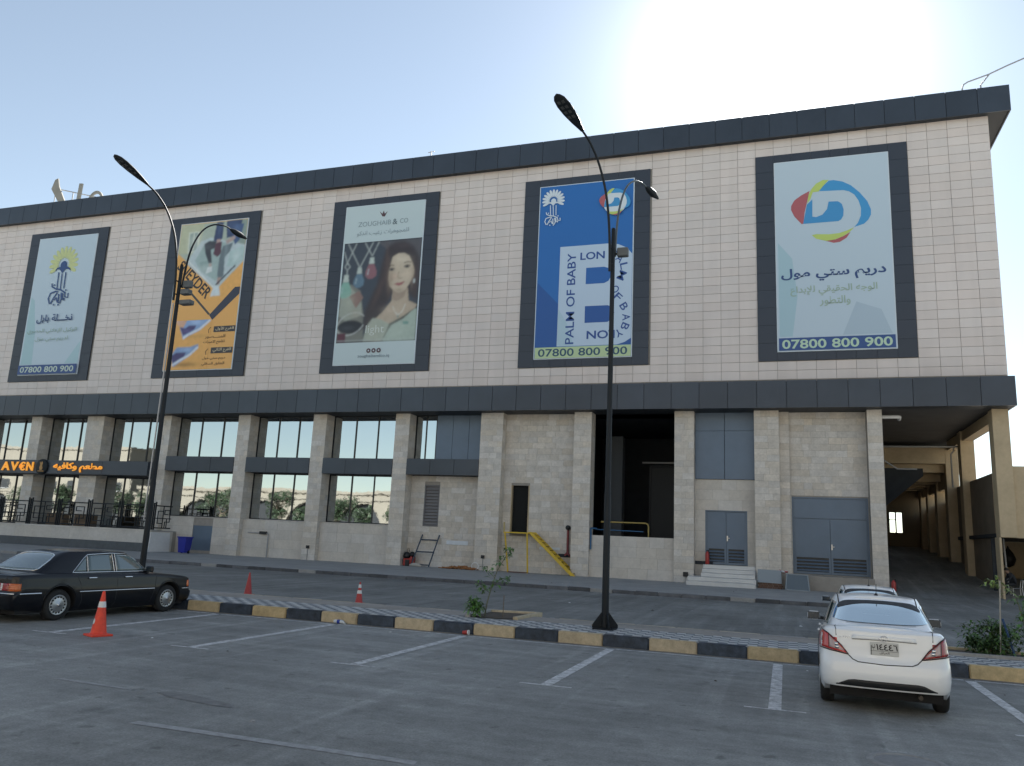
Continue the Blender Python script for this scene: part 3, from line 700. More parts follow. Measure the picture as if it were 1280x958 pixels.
class Photo(Print):
    """a printed photograph: shapes are rasterised, softened and laid on a fine grid as print colours"""
    def frame(s, name, u0, v0, u1, v1, res=34):
        s.name = name; s.fr = (u0, v0, u1, v1); s.nx, s.ny = int((u1-u0)*res), int((v1-v0)*res)
        U, V = np.meshgrid(np.linspace(u0, u1, s.nx), np.linspace(v0, v1, s.ny)); s.U, s.V = U, V
        s.img = np.zeros((s.ny, s.nx, 3)); return s
    def mask(s, pts):
        ins = np.zeros(s.U.shape, bool); n = len(pts)
        for i in range(n):
            (x0, y0), (x1, y1) = pts[i], pts[(i+1) % n]
            if y0 == y1: continue
            ins ^= ((y0 > s.V) != (y1 > s.V)) & (s.U < (x1-x0)*(s.V-y0)/(y1-y0)+x0)
        return ins.astype(float)
    def blur(s, m, r):
        if r <= 0: return m
        k = np.exp(-.5*(np.arange(-3*r, 3*r+1)/r)**2); k /= k.sum(); q = len(k)//2
        for ax in (0, 1):
            pad = [(0, 0)]*m.ndim; pad[ax] = (q, q); p = np.pad(m, pad, mode='edge')
            m = sum(k[i]*(p[i:i+m.shape[0]] if ax == 0 else p[:, i:i+m.shape[1]]) for i in range(len(k)))
        return m
    def poly(s, pts, c, same=False, soft=1, al=1.0):
        a = (s.blur(s.mask(pts), soft)*al)[..., None]; s.img = s.img*(1-a)+np.array(srgb(c))*a; return s
    def blob(s, u, v, ru, rv, c, al=.5, ang=0):
        ca, sa = cos(ang), sin(ang); x, y = s.U-u, s.V-v; a = (np.exp(-((x*ca+y*sa)/ru)**2-((-x*sa+y*ca)/rv)**2)*al)[..., None]
        s.img = s.img*(1-a)+np.array(srgb(c))*a; return s
    def line(s, pts, wd, c, same=False, al=1.0):
        for a, b in zip(pts, pts[1:]):
            L, R = stroke([a, b], wd); s.poly([L[0], L[1], R[1], R[0]], c, soft=1, al=al)
        return s
    def end(s):
        g = np.random.default_rng(3); im = s.blur(s.img, 1); im = im*(1+.05*s.blur(g.standard_normal((s.ny, s.nx)), 2)[..., None]*3)
        lum = im @ np.array([.3,.59,.11]); im = (im*.90+lum[..., None]*.10)*1.0
        y = s.lay(); u0, v0, u1, v1 = s.fr; V = [(s.x0+u*K, y, HB+v*K) for u, v in zip(s.U.ravel(), s.V.ravel())]
        F = [(j*s.nx+i, j*s.nx+i+1, (j+1)*s.nx+i+1, (j+1)*s.nx+i) for j in range(s.ny-1) for i in range(s.nx-1)]
        o0 = org(s.o); me = bpy.data.meshes.new(s.name); me.from_pydata([(a-o0.x, b-o0.y, c-o0.z) for a, b, c in V], [], F)
        at = me.color_attributes.new('print', 'FLOAT_COLOR', 'POINT'); at.data.foreach_set('color', np.concatenate([np.clip(im, 0, 1), np.ones((s.ny, s.nx, 1))], 2).astype(np.float32).ravel())
        if 'photo_print' not in MATS:
            m = mat('photo_print', (1,1,1), .45); vc = m.node_tree.nodes.new('ShaderNodeVertexColor'); vc.layer_name = 'print'; m.node_tree.links.new(vc.outputs[0], m.node_tree.nodes['Principled BSDF'].inputs['Base Color'])
        me.materials.append(MATS['photo_print']); ob = bpy.data.objects.new(s.name, me); COL.objects.link(ob); ob.parent = s.o; ORG[ob.name] = o0
def d_logo(p, cu, cv, sc, back=False):
    f = lambda pts: [(cu+(u-3.27)*sc, cv+(v-6.97)*sc) for u, v in pts]
    p.begin('emblem')
    if back: p.poly(f(disc(3.3, 6.95, 1.28, 28, 1.38)), 'cfd9df')
    p.poly(f([(2.77,8.0),(3.01,8.26),(3.23,8.47),(3.44,8.48),(3.81,8.37),(4.17,8.14),(4.52,7.76),(4.82,7.31),(4.96,6.9),(4.95,6.64),(4.83,6.4),(4.65,6.23),(4.24,6.11),(4.4,6.3),(4.53,6.63),(4.55,7.0),(4.46,7.37),(4.29,7.68),(4.07,7.86),(3.84,7.94),(3.24,7.97)]), '2a94cf')
    p.poly(f([(2.39,8.05),(2.01,7.86),(1.72,7.65),(1.57,7.39),(1.56,7.18),(1.7,6.84),(2.0,6.45),(2.08,6.45),(2.15,7.01),(2.26,7.48)]), 'b0565c', True)
    p.poly(f([(2.26,7.38),(2.5,7.62),(2.48,6.77),(2.64,6.73),(2.92,6.83),(3.12,7.08),(3.2,7.44),(3.59,7.42),(3.75,7.28),(3.82,7.01),(3.8,6.7),(3.7,6.52),(3.58,6.45),(2.07,6.45)]), '2a8fca')
    p.poly(f([(3.23,8.51),(2.97,8.53),(2.68,8.38),(2.47,8.13),(2.34,7.85),(2.27,7.43),(2.41,7.63),(2.53,7.97),(2.78,7.98),(3.01,8.26)]), 'b7cc58')
    p.poly(f([(2.43,5.87),(2.62,5.9),(3.17,5.85),(3.59,5.87),(3.91,5.96),(4.23,6.09),(4.02,5.87),(3.72,5.69),(3.35,5.56),(3.03,5.54),(2.61,5.68)]), 'b7cc58', True)
    p.poly(f([(3.03,5.54),(3.44,5.58),(3.77,5.71),(4.07,5.88),(3.9,5.62),(3.62,5.45),(3.35,5.42)]), 'b0565c', True)
    p.end()
def palm(p, cu, cv, sc, cpet, cdark):
    """palm emblem: a fan of petals over curled leaves, three stems and a knot of script strokes"""
    f = lambda pts: [(cu+(u-3.28)*sc, cv+(v-7.7)*sc) for u, v in pts]
    p.begin('emblem')
    for k in range(13):
        a = radians(-25+k*230/12); c, s_ = cos(a), sin(a); pet = []
        for q in range(14):
            t = 2*pi*q/14; r = .80+.42*cos(t); h = .13*sin(t)*(1+.25*cos(t)); pet.append((3.28+(r*c-h*s_), 7.72+(r*s_+h*c)*1.02))
        p.poly(f(pet), cpet)
    p.poly(f(disc(3.3, 7.66, .27, 16)), cdark)
    p.poly(f([(3.28,7.10),(3.05,7.36),(2.82,7.40),(2.66,7.30),(2.60,7.08),(2.66,7.34),(2.80,7.52),(3.02,7.56),(3.22,7.42),(3.42,7.56),(3.66,7.54),(3.90,7.40),(4.0,7.12),(3.9,7.28),(3.7,7.38),(3.5,7.36)]), cdark)
    for a, b in (((2.98,7.19),(3.04,6.08)),((3.28,7.08),(3.34,6.01)),((3.59,7.15),(3.62,6.05))): p.line(f([a, b]), .085*sc, cdark)
    p.line(f([(2.56,6.45),(2.62,6.22),(2.94,6.06),(3.38,5.98),(3.78,5.76),(3.83,5.48),(4.08,5.43),(4.06,5.72)]), .10*sc, cdark)
    p.line(f([(2.62,5.07),(2.45,5.44),(2.56,5.77),(2.97,5.89),(3.2,5.85)]), .10*sc, cdark)
    p.line(f([(2.72,5.05),(2.86,5.4),(3.13,5.78)]), .10*sc, cdark)
    p.line(f([(2.95,5.3),(3.12,5.46),(3.25,5.17),(3.48,5.08),(3.57,5.32),(3.49,5.78)]), .11*sc, cdark)
    p.line(f([(3.3,5.7),(3.33,5.2)]), .11*sc, cdark); p.line(f([(3.62,5.74),(3.66,5.32),(3.84,5.40)]), .09*sc, cdark)
    for u, v in ((2.82,6.32),(3.85,5.93),(3.81,5.28),(3.01,4.99),(3.39,4.97)): p.poly(f(disc(u, v, .065, 8)), cdark)
    p.end()
PALE = 'b6c9d6'
# --- leftmost: palm emblem
o, x0, y = hoarding(0, 'pale blue billboard with yellow palm emblem, leftmost on the tiled wall', PALE); p = Print(o, x0, y)
p.begin('tint'); p.poly([(.95,1.1),(1.9,1.1),(1.75,3.2),(1.25,5.4),(.95,5.6)], '9fc1c9'); p.poly([(4.6,1.1),(5.7,1.1),(5.7,2.6)], 'a2c3cc', True); p.end()
palm(p, 3.28, 7.7, 1.0, 'c3cb86', '274a80')
p.begin('lettering'); p.text('نخـــلة بابل', 1.78,3.76,4.77,4.36, '2b4a7c', .022); p.text('الوكيل الإعلاني الحصري', 1.17,3.06,5.28,3.42, '93ab9a', .008); p.text('لدريم ستي مول', 1.92,2.52,4.66,2.88, '93ab9a', .008)
p.poly([(.9,.44),(5.73,.44),(5.73,1.04),(.9,1.04)], '274b86'); p.text('07800 800 900', 1.08,.55,5.52,.94, 'b9c9bb', .02); p.end()
# --- second: shoes
o, x0, y = hoarding(1, 'orange billboard with trainers and a seated pair of legs', 'eaab4c'); p = Photo(o, x0, y)
p.frame('photo_print', .88, 4.6, 5.74, 9.58); p.img[:] = srgb('eaab4c')
p.poly([(.9,9.56),(5.72,9.56),(5.72,6.93),(4.19,5.45),(3.81,5.36),(.9,7.72)], 'a9b6a8')
p.poly([(.9,9.56),(2.6,9.56),(2.5,8.6),(2.2,7.6),(.9,7.72)], 'b8bc9c'); p.poly([(1.5,9.05),(2.3,9.07),(2.38,7.75),(1.58,7.7)], 'cfd6c6'); p.poly([(1.6,8.98),(1.86,8.99),(1.92,7.85),(1.66,7.82)], '7f9690'); p.poly([(1.94,8.99),(2.18,9.0),(2.24,7.85),(2.0,7.85)], '77918f', True)
p.poly([(4.5,9.56),(5.72,9.56),(5.72,7.9),(5.2,8.1)], '8b9c92')
p.poly([(1.65,7.0),(1.9,7.6),(2.5,8.4),(3.2,8.6),(5.72,7.95),(5.72,6.93),(4.19,5.45),(3.81,5.36)], 'b9c8cc')
p.poly([(2.2,7.2),(2.76,8.15),(3.3,8.40),(4.4,8.15),(4.3,6.2),(3.9,5.8),(2.7,6.5)], '9cb3b1'); p.poly([(2.55,7.05),(3.2,7.15),(3.5,6.3),(2.8,6.45)], '8aa3a0')
p.poly([(4.57,6.68),(4.72,7.59),(5.5,7.9),(5.72,7.8),(5.72,6.99),(5.1,6.64)], 'a9c3c2')
p.poly([(3.5,9.55),(4.01,9.51),(4.05,8.51),(3.75,8.2),(3.4,8.37)], '34456a'); p.poly([(4.21,9.55),(5.34,9.56),(5.28,8.93),(4.87,8.5),(4.34,8.48)], '2f4168'); p.poly([(4.9,9.3),(5.5,9.3),(5.3,8.3),(5.0,8.0),(4.8,8.4)], '3f5984')
p.poly([(3.62,8.42),(3.9,8.45),(3.98,7.9),(3.7,7.85)], 'b99a92'); p.poly([(4.3,8.3),(4.9,8.6),(5.0,8.4),(4.4,8.05)], 'b59c94', True)
p.poly([(2.76,8.21),(3.1,8.38),(3.62,8.32),(3.61,7.9),(3.29,7.81),(3.48,6.95),(3.24,6.95),(2.91,7.61)], '3d4148')
p.poly([(3.24,6.94),(3.46,6.94),(3.50,6.72),(3.30,6.70)], 'b59a90'); p.poly([(3.2,6.72),(3.52,6.74),(3.56,6.42),(3.1,6.3)], 'd5dadb')
p.poly([(3.58,8.2),(4.03,8.28),(4.06,7.52),(3.82,7.31),(3.5,7.51)], '5b3746')
p.poly([(4.14,7.98),(4.85,8.15),(4.69,7.6),(4.36,7.27),(4.44,6.12),(4.2,5.78),(3.97,6.15),(3.97,7.18)], '66757c'); p.poly([(4.02,6.0),(4.30,6.0),(4.2,5.55),(4.0,5.55)], 'ad9288')
p.blob(2.0,8.4,.5,.6,'d8dcd0',.5).blob(4.9,9.0,.3,.5,'5d76a0',.5,.4).blob(4.45,9.1,.12,.4,'55688f',.5).blob(3.75,9.0,.12,.4,'50648a',.5).blob(3.1,8.0,.35,.15,'5b6066',.5).blob(4.4,7.7,.12,.5,'8a9aa0',.55).blob(5.2,7.3,.3,.4,'d3e0e0',.6).blob(3.0,6.6,.5,.3,'c7d3d0',.5).blob(4.0,5.1,.2,.15,'e8eef0',.7)
p.line([(3.9,5.5),(5.2,6.7)], .10, '2d3240'); p.line([(1.6,7.3),(3.83,5.38)], .08, 'dfe3df')
p.poly([(3.86,5.56),(4.2,5.46),(4.36,4.89),(3.65,4.86),(3.7,5.1)], 'cfdbe0')
p.end(); p = Print(o, x0, y-.004); p.begin('chevron')
p.poly([(5.72,5.35),(5.72,4.92),(4.01,3.4),(3.75,3.71),(5.36,5.35)], '33384a'); p.poly([(1.84,5.42),(2.03,5.41),(3.82,3.77),(3.68,3.72)], '4a4642', True)
p.end(); p = Photo(o, x0, y-.012); p.frame('photo_print', .88, .46, 4.0, 3.44); p.img[:] = srgb('eaab4c')
p.blob(2.4,.75,.9,.14,'8a6424',.7).blob(2.9,2.45,.9,.12,'b98a3c',.4)
p.poly([(1.3,4.2),(2.23,3.45),(2.0,3.03),(1.6,3.16),(1.1,3.7)], 'd7a384')
p.poly([(1.72,3.07),(1.98,3.0),(2.28,3.57),(3.0,3.62),(3.52,3.60),(3.98,3.63),(3.91,3.37),(3.19,2.79),(2.36,2.46),(2.09,2.28)], '86a6d4'); p.poly([(1.72,3.07),(2.14,2.96),(2.41,3.13),(2.93,3.11),(2.81,2.87),(2.05,2.53)], '473f72'); p.line([(2.05,2.35),(2.45,2.58),(3.2,2.88),(3.9,3.42)], .13, 'd9dfea')
p.poly([(.96,1.75),(1.35,1.9),(1.5,1.6),(1.2,1.2)], 'd2a083'); p.poly([(1.3,1.27),(1.71,1.81),(2.73,1.83),(3.26,1.98),(3.22,1.69),(2.6,1.23),(1.62,.62)], '7d9cc8'); p.poly([(1.3,1.27),(1.75,1.5),(2.42,1.48),(2.3,1.24),(1.55,.86)], '453d70'); p.line([(1.5,.72),(2.0,1.0),(2.7,1.33),(3.24,1.8)], .13, 'd9dfea')
p.blob(2.9,3.3,.4,.14,'b4cbec',.6).blob(2.3,2.8,.3,.12,'6a62a0',.5).blob(2.5,1.65,.35,.1,'a9c2e4',.6).blob(1.7,3.45,.25,.3,'e6bda0',.5).end(); p = Print(o, x0, y-.016)
p.begin('lettering')
p.text('SNEYDER', .75,5.65,3.95,6.35, '3a3330', .02, -41)
p.poly([(4.21,2.65),(5.72,2.65),(5.72,3.0),(4.21,3.0)], '3c3a3c'); p.text('الفرع الأول', 4.35,2.70,5.62,2.97, 'd9c39a', .012)
p.poly([(4.19,1.37),(5.70,1.37),(5.70,1.72),(4.19,1.72)], '3c3a3c', True); p.text('الفرع الثاني', 4.33,1.42,5.60,1.69, 'd9c39a', .012)
p.text('المنـــصور', 3.65,2.25,5.09,2.5, '6a4f2c', .01); p.text('تقاطع الاميرات', 3.58,1.92,5.10,2.18, '6a4f2c', .01, 0, True); p.text('دريم ستي مول', 3.64,.96,5.26,1.18, '6a4f2c', .01, 0, True); p.text('الطابق السفلي', 3.65,.62,5.23,.86, '6a4f2c', .01, 0, True)
p.line([(4.0,2.95),(3.85,2.8),(3.9,2.6)], .04, '6a4f2c'); p.line([(3.98,1.65),(3.83,1.5),(3.88,1.3)], .04, '6a4f2c')
p.end()
# --- third: jewellery portrait
o, x0, y = hoarding(2, 'pale billboard with portrait of a dark haired woman and jewelled pendants', 'bccdd0'); p = Photo(o, x0, y)
p.frame('photo_print', .94, 1.66, 5.72, 7.43)
p.poly([(.93,1.66),(5.72,1.66),(5.72,7.43),(.93,7.43)], '3b4450'); p.poly([(3.0,7.4),(5.7,7.4),(5.7,5.0),(4.8,6.0)], '55545a'); p.poly([(.95,1.7),(2.6,1.7),(2.5,3.2),(2.2,4.6),(1.6,5.0),(.95,4.8)], '787a72')
p.poly([(1.0,4.7),(1.5,4.9),(2.0,4.4),(2.3,3.9),(2.4,3.2),(1.4,2.9),(.96,3.2)], '9aa093'); p.poly([(1.5,4.3),(2.1,4.6),(2.4,4.2),(2.0,3.6)], '8d7066')
hair = [(4.72,7.28),(4.25,7.30),(3.9,7.2),(3.58,6.86),(3.44,6.25),(3.31,5.6),(3.2,4.9),(2.85,4.12),(2.55,3.4),(2.5,2.4),(3.0,2.4),(3.6,3.2),(4.2,4.4),(5.2,4.2),(5.68,3.9),(5.72,5.4),(5.63,6.31),(5.33,6.88)]
p.poly(hair, '3a3134', soft=3); p.blob(3.75,5.9,.12,1.2,'5f4b44',.7,.1).blob(3.35,4.6,.14,.9,'594640',.7,-.35).blob(5.5,5.0,.10,.9,'5a4740',.6).blob(4.6,7.05,.6,.16,'4f4246',.5); p.poly([(3.5,6.2),(3.7,6.7),(3.9,5.6),(3.6,4.6),(3.2,4.0),(2.9,3.4),(3.1,4.3),(3.4,5.2)], '4a3b3a', soft=4, al=.7)
p.poly([(4.21,4.7),(4.15,3.93),(3.71,3.36),(3.0,2.75),(2.6,1.74),(3.72,1.7),(4.45,2.6),(5.58,3.4),(5.70,3.63),(5.18,3.88),(5.08,4.6)], 'b7a58f')
p.poly([(4.2,4.6),(5.05,4.6),(4.9,4.1),(4.45,3.9),(4.2,4.0)], 'a3907d')
p.poly([(4.71,6.62),(4.36,6.62),(4.02,6.43),(3.93,6.0),(3.86,5.5),(3.88,5.1),(3.97,4.75),(4.27,4.45),(4.57,4.35),(4.91,4.46),(5.17,4.85),(5.36,5.3),(5.38,5.6),(5.24,6.05),(5.02,6.43)], 'c3b39c')
p.blob(3.98,5.2,.20,.7,'94806d',.6).blob(5.3,5.3,.10,.6,'a48f7a',.6).blob(4.6,6.25,.4,.22,'d6c9b3',.7).blob(4.95,5.35,.25,.2,'d3c0a9',.7).blob(4.22,5.3,.2,.18,'c7a690',.5).blob(4.55,4.5,.3,.12,'a08b77',.6)
for u, v in ((4.02,5.70),(4.94,5.82)):
    p.poly(disc(u, v, .19, 12, .075), '8f8577'); p.poly(disc(u, v, .10, 10, .07), '2c2a2d'); p.line([(u-.2,v+.02),(u,v+.09),(u+.2,v+.04)], .04, '2b2529')
p.line([(3.83,5.90),(3.98,5.96),(4.15,5.92)], .05, '3e332f'); p.line([(4.72,6.03),(4.95,6.10),(5.16,6.05)], .05, '3e332f')
p.line([(4.47,5.6),(4.42,5.25),(4.55,5.15),(4.70,5.20)], .05, '9f8c79'); p.poly([(4.22,4.86),(4.42,4.94),(4.55,4.91),(4.68,4.97),(4.88,4.98),(4.7,4.80),(4.5,4.75)], '9b5a5a'); p.poly(disc(5.42, 4.98, .05, 8, .14), 'c9d2d2')
p.poly([(3.09,3.0),(2.77,2.59),(2.57,1.7),(3.85,1.7),(4.15,2.6),(3.6,2.9)], 'a5ac9d'); p.poly([(5.58,3.40),(4.95,3.03),(4.18,2.59),(3.8,1.8),(3.84,1.68),(5.72,1.68),(5.70,3.42)], 'a4b5a8'); p.poly([(5.58,3.46),(4.96,3.05),(4.12,2.65),(3.78,1.8),(3.9,1.95),(4.25,2.55),(4.96,2.90)], '4e4c42')
p.line([(4.25,3.6),(4.4,3.3),(4.6,3.1),(4.85,3.3),(5.0,3.7)], .05, 'd8dcd4'); p.poly(disc(4.6, 3.02, .07, 8), '7a8d88'); p.poly([(4.9,2.75),(5.25,2.72),(5.25,2.56),(4.95,2.55)], '5f8f86')
for pts in ([(1.17,7.42),(2.03,5.94),(2.76,7.40)], [(2.24,7.40),(2.75,6.58),(3.12,7.40)], [(.97,6.95),(1.21,6.28),(1.72,7.40)], [(1.21,6.28),(1.08,6.05),(1.25,5.85),(1.42,6.05),(1.21,6.28)], [(1.25,5.85),(1.25,5.46)]): p.line(pts, .05, 'b4bcb8')
for (u, v, c, s_) in ((2.75,5.75,'8e5f68',1.0),(2.03,5.25,'5b7a8f',.95),(1.22,4.75,'7fb0a0',1.1)):
    p.poly([(u-.12*s_,v+.75*s_),(u+.12*s_,v+.75*s_),(u+.17*s_,v+.35*s_),(u-.17*s_,v+.35*s_)], 'b9c4bd'); p.poly([(u-.17*s_,v+.35*s_),(u+.17*s_,v+.35*s_),(u+.36*s_,v-.1*s_),(u+.33*s_,v-.34*s_),(u+.1*s_,v-.5*s_),(u-.15*s_,v-.48*s_),(u-.35*s_,v-.3*s_),(u-.33*s_,v)], c); p.line([(u-.15*s_,v+.1*s_),(u-.2*s_,v-.25*s_)], .05, 'a9bcc0')
p.poly(disc(1.75, 2.55, .78, 22, .38), '23262e'); p.line([(1.75+.85*cos(t/12*pi+.4), 2.72+.62*sin(t/12*pi+.4)+.18*cos(t/12*pi+.4)) for t in range(0, 22)], .05, 'c3c7c4')
p.poly([(.98,2.2),(1.5,2.2),(1.5,1.7),(.98,1.7)], '5c2b3a'); p.line([(.95,1.78),(5.70,1.78)], .025, 'b6bfbf')
p.blob(4.5,2.2,.8,.5,'b9c7ba',.5).blob(3.2,2.3,.35,.5,'b7bba8',.5).blob(4.3,3.4,.6,.25,'c9b8a1',.55).blob(1.5,4.0,.35,.4,'b0b3a2',.5).blob(2.0,3.3,.3,.25,'a59a88',.5).blob(1.6,2.5,.4,.14,'454a52',.6).end(); p = Print(o, x0, y-.006)
p.begin('lettering')
p.poly([(2.98,9.19),(3.18,8.87),(3.33,8.85),(3.49,9.16),(3.32,9.02),(3.24,9.22),(3.17,9.03)], '5b3f44'); p.text('ZOUGHAIB', 1.70,8.36,3.75,8.64, '80939b', .0); p.text('&', 3.85,8.33,4.15,8.66, '66777f', .015); p.text('CO', 4.30,8.37,4.80,8.64, '80939b', .0)
p.text('للمجوهرات زغيب اندكو', 1.67,7.78,4.88,8.10, '8496a0', .0); p.text('light', 2.72,2.02,3.83,2.6, 'cdd5cf', -.005)
for u in (3.0, 3.31, 3.62): p.poly(disc(u, 1.18, .13, 12), '5a4048'); p.poly(disc(u, 1.18, .05, 8), 'b7c2c6')
p.text('zoughaibandco.iq', 2.37,.76,4.27,.97, '6d7f89', .0); p.end()
# --- fourth: the big letter B
o, x0, y = hoarding(3, 'deep blue billboard with a giant white letter B ringed by lettering', '0068b6'); p = Print(o, x0, y)
p.begin('tint'); p.poly([(.9,1.0),(2.05,1.0),(2.05,3.2),(.9,4.4)], '10559f'); p.end()
p.begin('giant_letter')
p.poly([(2.02,1.03),(2.04,6.24),(4.52,6.24),(5.03,6.16),(5.44,5.95),(5.72,5.62),(5.72,1.33),(5.42,1.14),(5.05,1.03)], 'b6cbe0'); p.poly([(2.03,1.05),(2.9,1.05),(2.5,2.2),(2.03,3.0)], 'a9c6d6')
p.poly([(3.42,5.03),(4.33,5.03),(4.53,4.96),(4.67,4.78),(4.68,4.5),(4.56,4.28),(4.35,4.18),(3.41,4.18)], '0a60ae'); p.poly([(3.41,3.04),(4.56,3.03),(4.78,2.91),(4.89,2.65),(4.82,2.35),(4.55,2.18),(3.41,2.18)], '14539e', True)
p.poly([(5.05,1.03),(5.42,1.14),(5.72,1.33),(5.72,1.03)], '14539e', True); p.end()
p.begin('lettering')
C4 = '1c4a94'
p.text('PALM OF BABY', 2.44,1.13,2.88,5.86, C4, .010, 90); p.text('LON', 3.10,5.46,4.35,5.86, C4, .02, 0, True); p.text('LON', 3.53,1.35,4.93,1.77, C4, .02, 180, True)
for ch, u, v, r in (('P',4.85,5.66,-20),('A',5.12,5.40,-45),('L',5.33,5.0,-80),('M',5.22,4.52,-115),('O',4.92,3.83,-40),('F',5.06,3.43,-45),('B',5.36,2.93,-60),('A',5.48,2.38,-88),('B',5.42,1.92,-115),('Y',5.12,1.60,-150)):
    wd = .46 if ch == 'M' else .33; p.text(ch, u-wd/2, v-.19, u+wd/2, v+.19, C4, .010, r, True)
p.poly([(.90,.44),(5.73,.44),(5.73,1.0),(.90,1.0)], 'b5cb97'); p.text('07800 800 900', 1.07,.52,5.56,.92, '23506a', .015); p.end()
palm(p, 1.59, 8.80, .50, 'cfdbe4', 'cfdbe4'); d_logo(p, 4.82, 8.40, .47, True)
# --- rightmost: ring emblem
o, x0, y = hoarding(4, 'pale blue billboard with a red, yellow and blue ring emblem', PALE); p = Print(o, x0, y)
p.begin('tint'); p.poly([(.95,1.1),(1.5,1.1),(1.75,3.0),(1.55,4.8),(.95,5.6)], '9fc0cc'); p.poly([(3.6,1.1),(5.6,1.1),(5.2,2.2),(4.2,2.6)], 'a7bccb', True); p.end()
d_logo(p, 3.27, 6.97, 1.0)
p.begin('lettering'); p.text('دريم ستي مول', 1.06,3.66,5.47,4.30, '2a4a80', .025); p.text('الوجه الحقيقي للإبداع', 1.45,2.96,5.08,3.45, '9bb3a0', .012); p.text('والتطور', 2.68,2.45,3.96,2.92, '9bb3a0', .012)
p.poly([(.91,.45),(5.71,.45),(5.71,1.03),(.91,1.03)], '2a4f8c'); p.text('07800 800 900', 1.04,.52,5.59,.95, 'b4d0b4', .02); p.end()

# ================================================================== restaurant sign and terrace
sg = thing('restaurant_sign', 'dark fascia sign with glowing orange letters over the cafe windows', 'sign', (-55, 46.6, 5.5))
for k in range(7):
    a = -74+k*4.27; bar('fascia_panel', FASCIA, sg, a+.01, 46.60, 5.5, a+4.26, 46.95, 6.52)
MB().box(-74,46.95,5.45,-44.0,47.32,6.56).build('sign_core', SOFFIT, sg)
GLOW = bpy.data.materials.new('glowing_orange'); GLOW.use_nodes = True; gb = GLOW.node_tree.nodes['Principled BSDF']
gb.inputs['Base Color'].default_value = (.75,.30,.03,1); gb.inputs['Emission Color'].default_value = (1.0,.42,.05,1); gb.inputs['Emission Strength'].default_value = .13
for ch, a, c in (('A',-58.45,-57.6),('V',-57.5,-56.7),('€',-56.6,-56.0),('N',-55.85,-55.15)):
    b = MB(); put_text(b, ch, a, 5.68, c, 6.36, 46.50, 0, .02, 0, .08); b.build('letter', GLOW, sg)
b = MB(); put_text(b, 'مطعم وكافيه', -53.1, 5.62, -48.3, 6.36, 46.50, 0, .02, 0, .08); b.build('letter', GLOW, sg)
em = MB().lathe([(0,-.10),(.56,-.10),(.60,-.06),(.60,.04)], (-54.25,46.56,6.0), 28, 'y').build('emblem_disc', BLACKM, sg)
b = MB()
b.flat([(x+.5, z) for x, z in [(-54.95,6.40),(-54.80,6.30),(-54.72,6.42),(-54.60,6.30),(-54.66,6.08),(-54.58,5.92),(-54.62,5.76),(-54.85,5.74),(-54.92,5.95),(-54.86,6.12)]], 46.452); b.flat([(-54.55,5.70),(-53.95,5.70),(-53.95,5.63),(-54.55,5.63)], 46.452)
b.build('emblem_figure', mat('bronze_print', (.42,.22,.06), .5), em)

tr = thing('terrace', 'raised stone cafe terrace in front of the shop windows', 'terrace', (-50, 45, 0))
MB().box(-70, 45.02, 0, -41.80, D+1.0, 1.52).build('terrace_base', CORE, tr)
MB().box(-70, 44.90, 0, -42.1, 45.02, .74).build('plinth', mat('dark_granite', (.075,.085,.095), .5, n=(3,.2,5)), tr)
for k in range(16):
    a = -41.82-k*1.75
    bar('facing_slab', STONEW, tr, a-1.742, 44.96+random.uniform(-.004,.004), .745, a, 45.02, 1.55)
    bar('coping_stone', STONEW, tr, a-1.742, 44.92, 1.552, a, 45.30, 1.66)
for k in range(2): bar('facing_slab', STONEW, tr, -41.80, 45.04+k*1.15, .0, -41.75, 46.18+k*1.15, 1.55)
MB().box(-70,45.31,1.525,-41.81,D+.95,1.60).build('terrace_floor', PAVEM, tr)
rl = thing('terrace_railing', 'dark metal fretwork railing along the cafe terrace edge', 'railing', (-50, 45.1, 1.66))
def fret(ax, u0, u1, fixed, z0, z1):
    def bb(a, za, c, zb, t=.05, n='fret_bar'):
        if ax == 'x': bar(n, BLACKM, rl, u0+a, fixed-t/2, z0+za, u0+c, fixed+t/2, z0+zb)
        else: bar(n, BLACKM, rl, fixed-t/2, u0+a, z0+za, fixed+t/2, u0+c, z0+zb)
    W = u1-u0; H = z1-z0
    for q in (.0, .17, .34): bb(q-.03, 0, q+.04, H*(1.0 if q != .17 else .96), .08, 'railing_post')
    bb(.38, H*.84, W-.05, H*.88, .06, 'top_rail'); bb(.38, H*.05, W-.05, H*.09, .06, 'bottom_rail'); bb(.38, H*.40, W-.05, H*.43, .04)
    bb(.62, H*.66, W*.55, H*.69); bb(.62, H*.22, W*.55, H*.25); bb(.60, H*.22, .65, H*.69)
    bb(W*.55, H*.09, W*.55+.05, H*.84); bb(W*.62, H*.70, W*.88, H*.73); bb(W*.62, H*.55, W*.80, H*.58); bb(W*.62, H*.55, W*.62+.05, H*.73)
    bb(W*.88, H*.28, W*.88+.05, H*.73); bb(W*.66, H*.28, W*.88, H*.31); bb(W*.66, H*.09, W*.66+.05, H*.31); bb(W*.75, H*.09, W*.75+.05, H*.40)
for k in range(8): fret('x', -41.9-(k+1)*2.85, -41.9-k*2.85, 45.12, 1.66, 3.60)
fret('y', 45.2, 47.2, -41.90, 1.66, 3.60)
for (x, lab) in ((-51.6, 'left of the two brown wooden planters behind the cafe railing'), (-48.9, 'right of the two brown wooden planters behind the cafe railing')):
    t = thing('planter', lab, 'planter', (x, 46.3, 1.60), 0, 'planters on the cafe terrace')
    for k in range(5): bar('plank', mat('brown_wood', (.15,.10,.06), .7, rnd=.2), t, x-.8, 46.0, 1.60+k*.19, x+.8, 46.05, 1.60+k*.19+.18)
    MB().box(x-.8, 46.051, 1.6, x+.8, 46.6, 2.52).build('box', mat('brown_wood', (.15,.10,.06)), t)
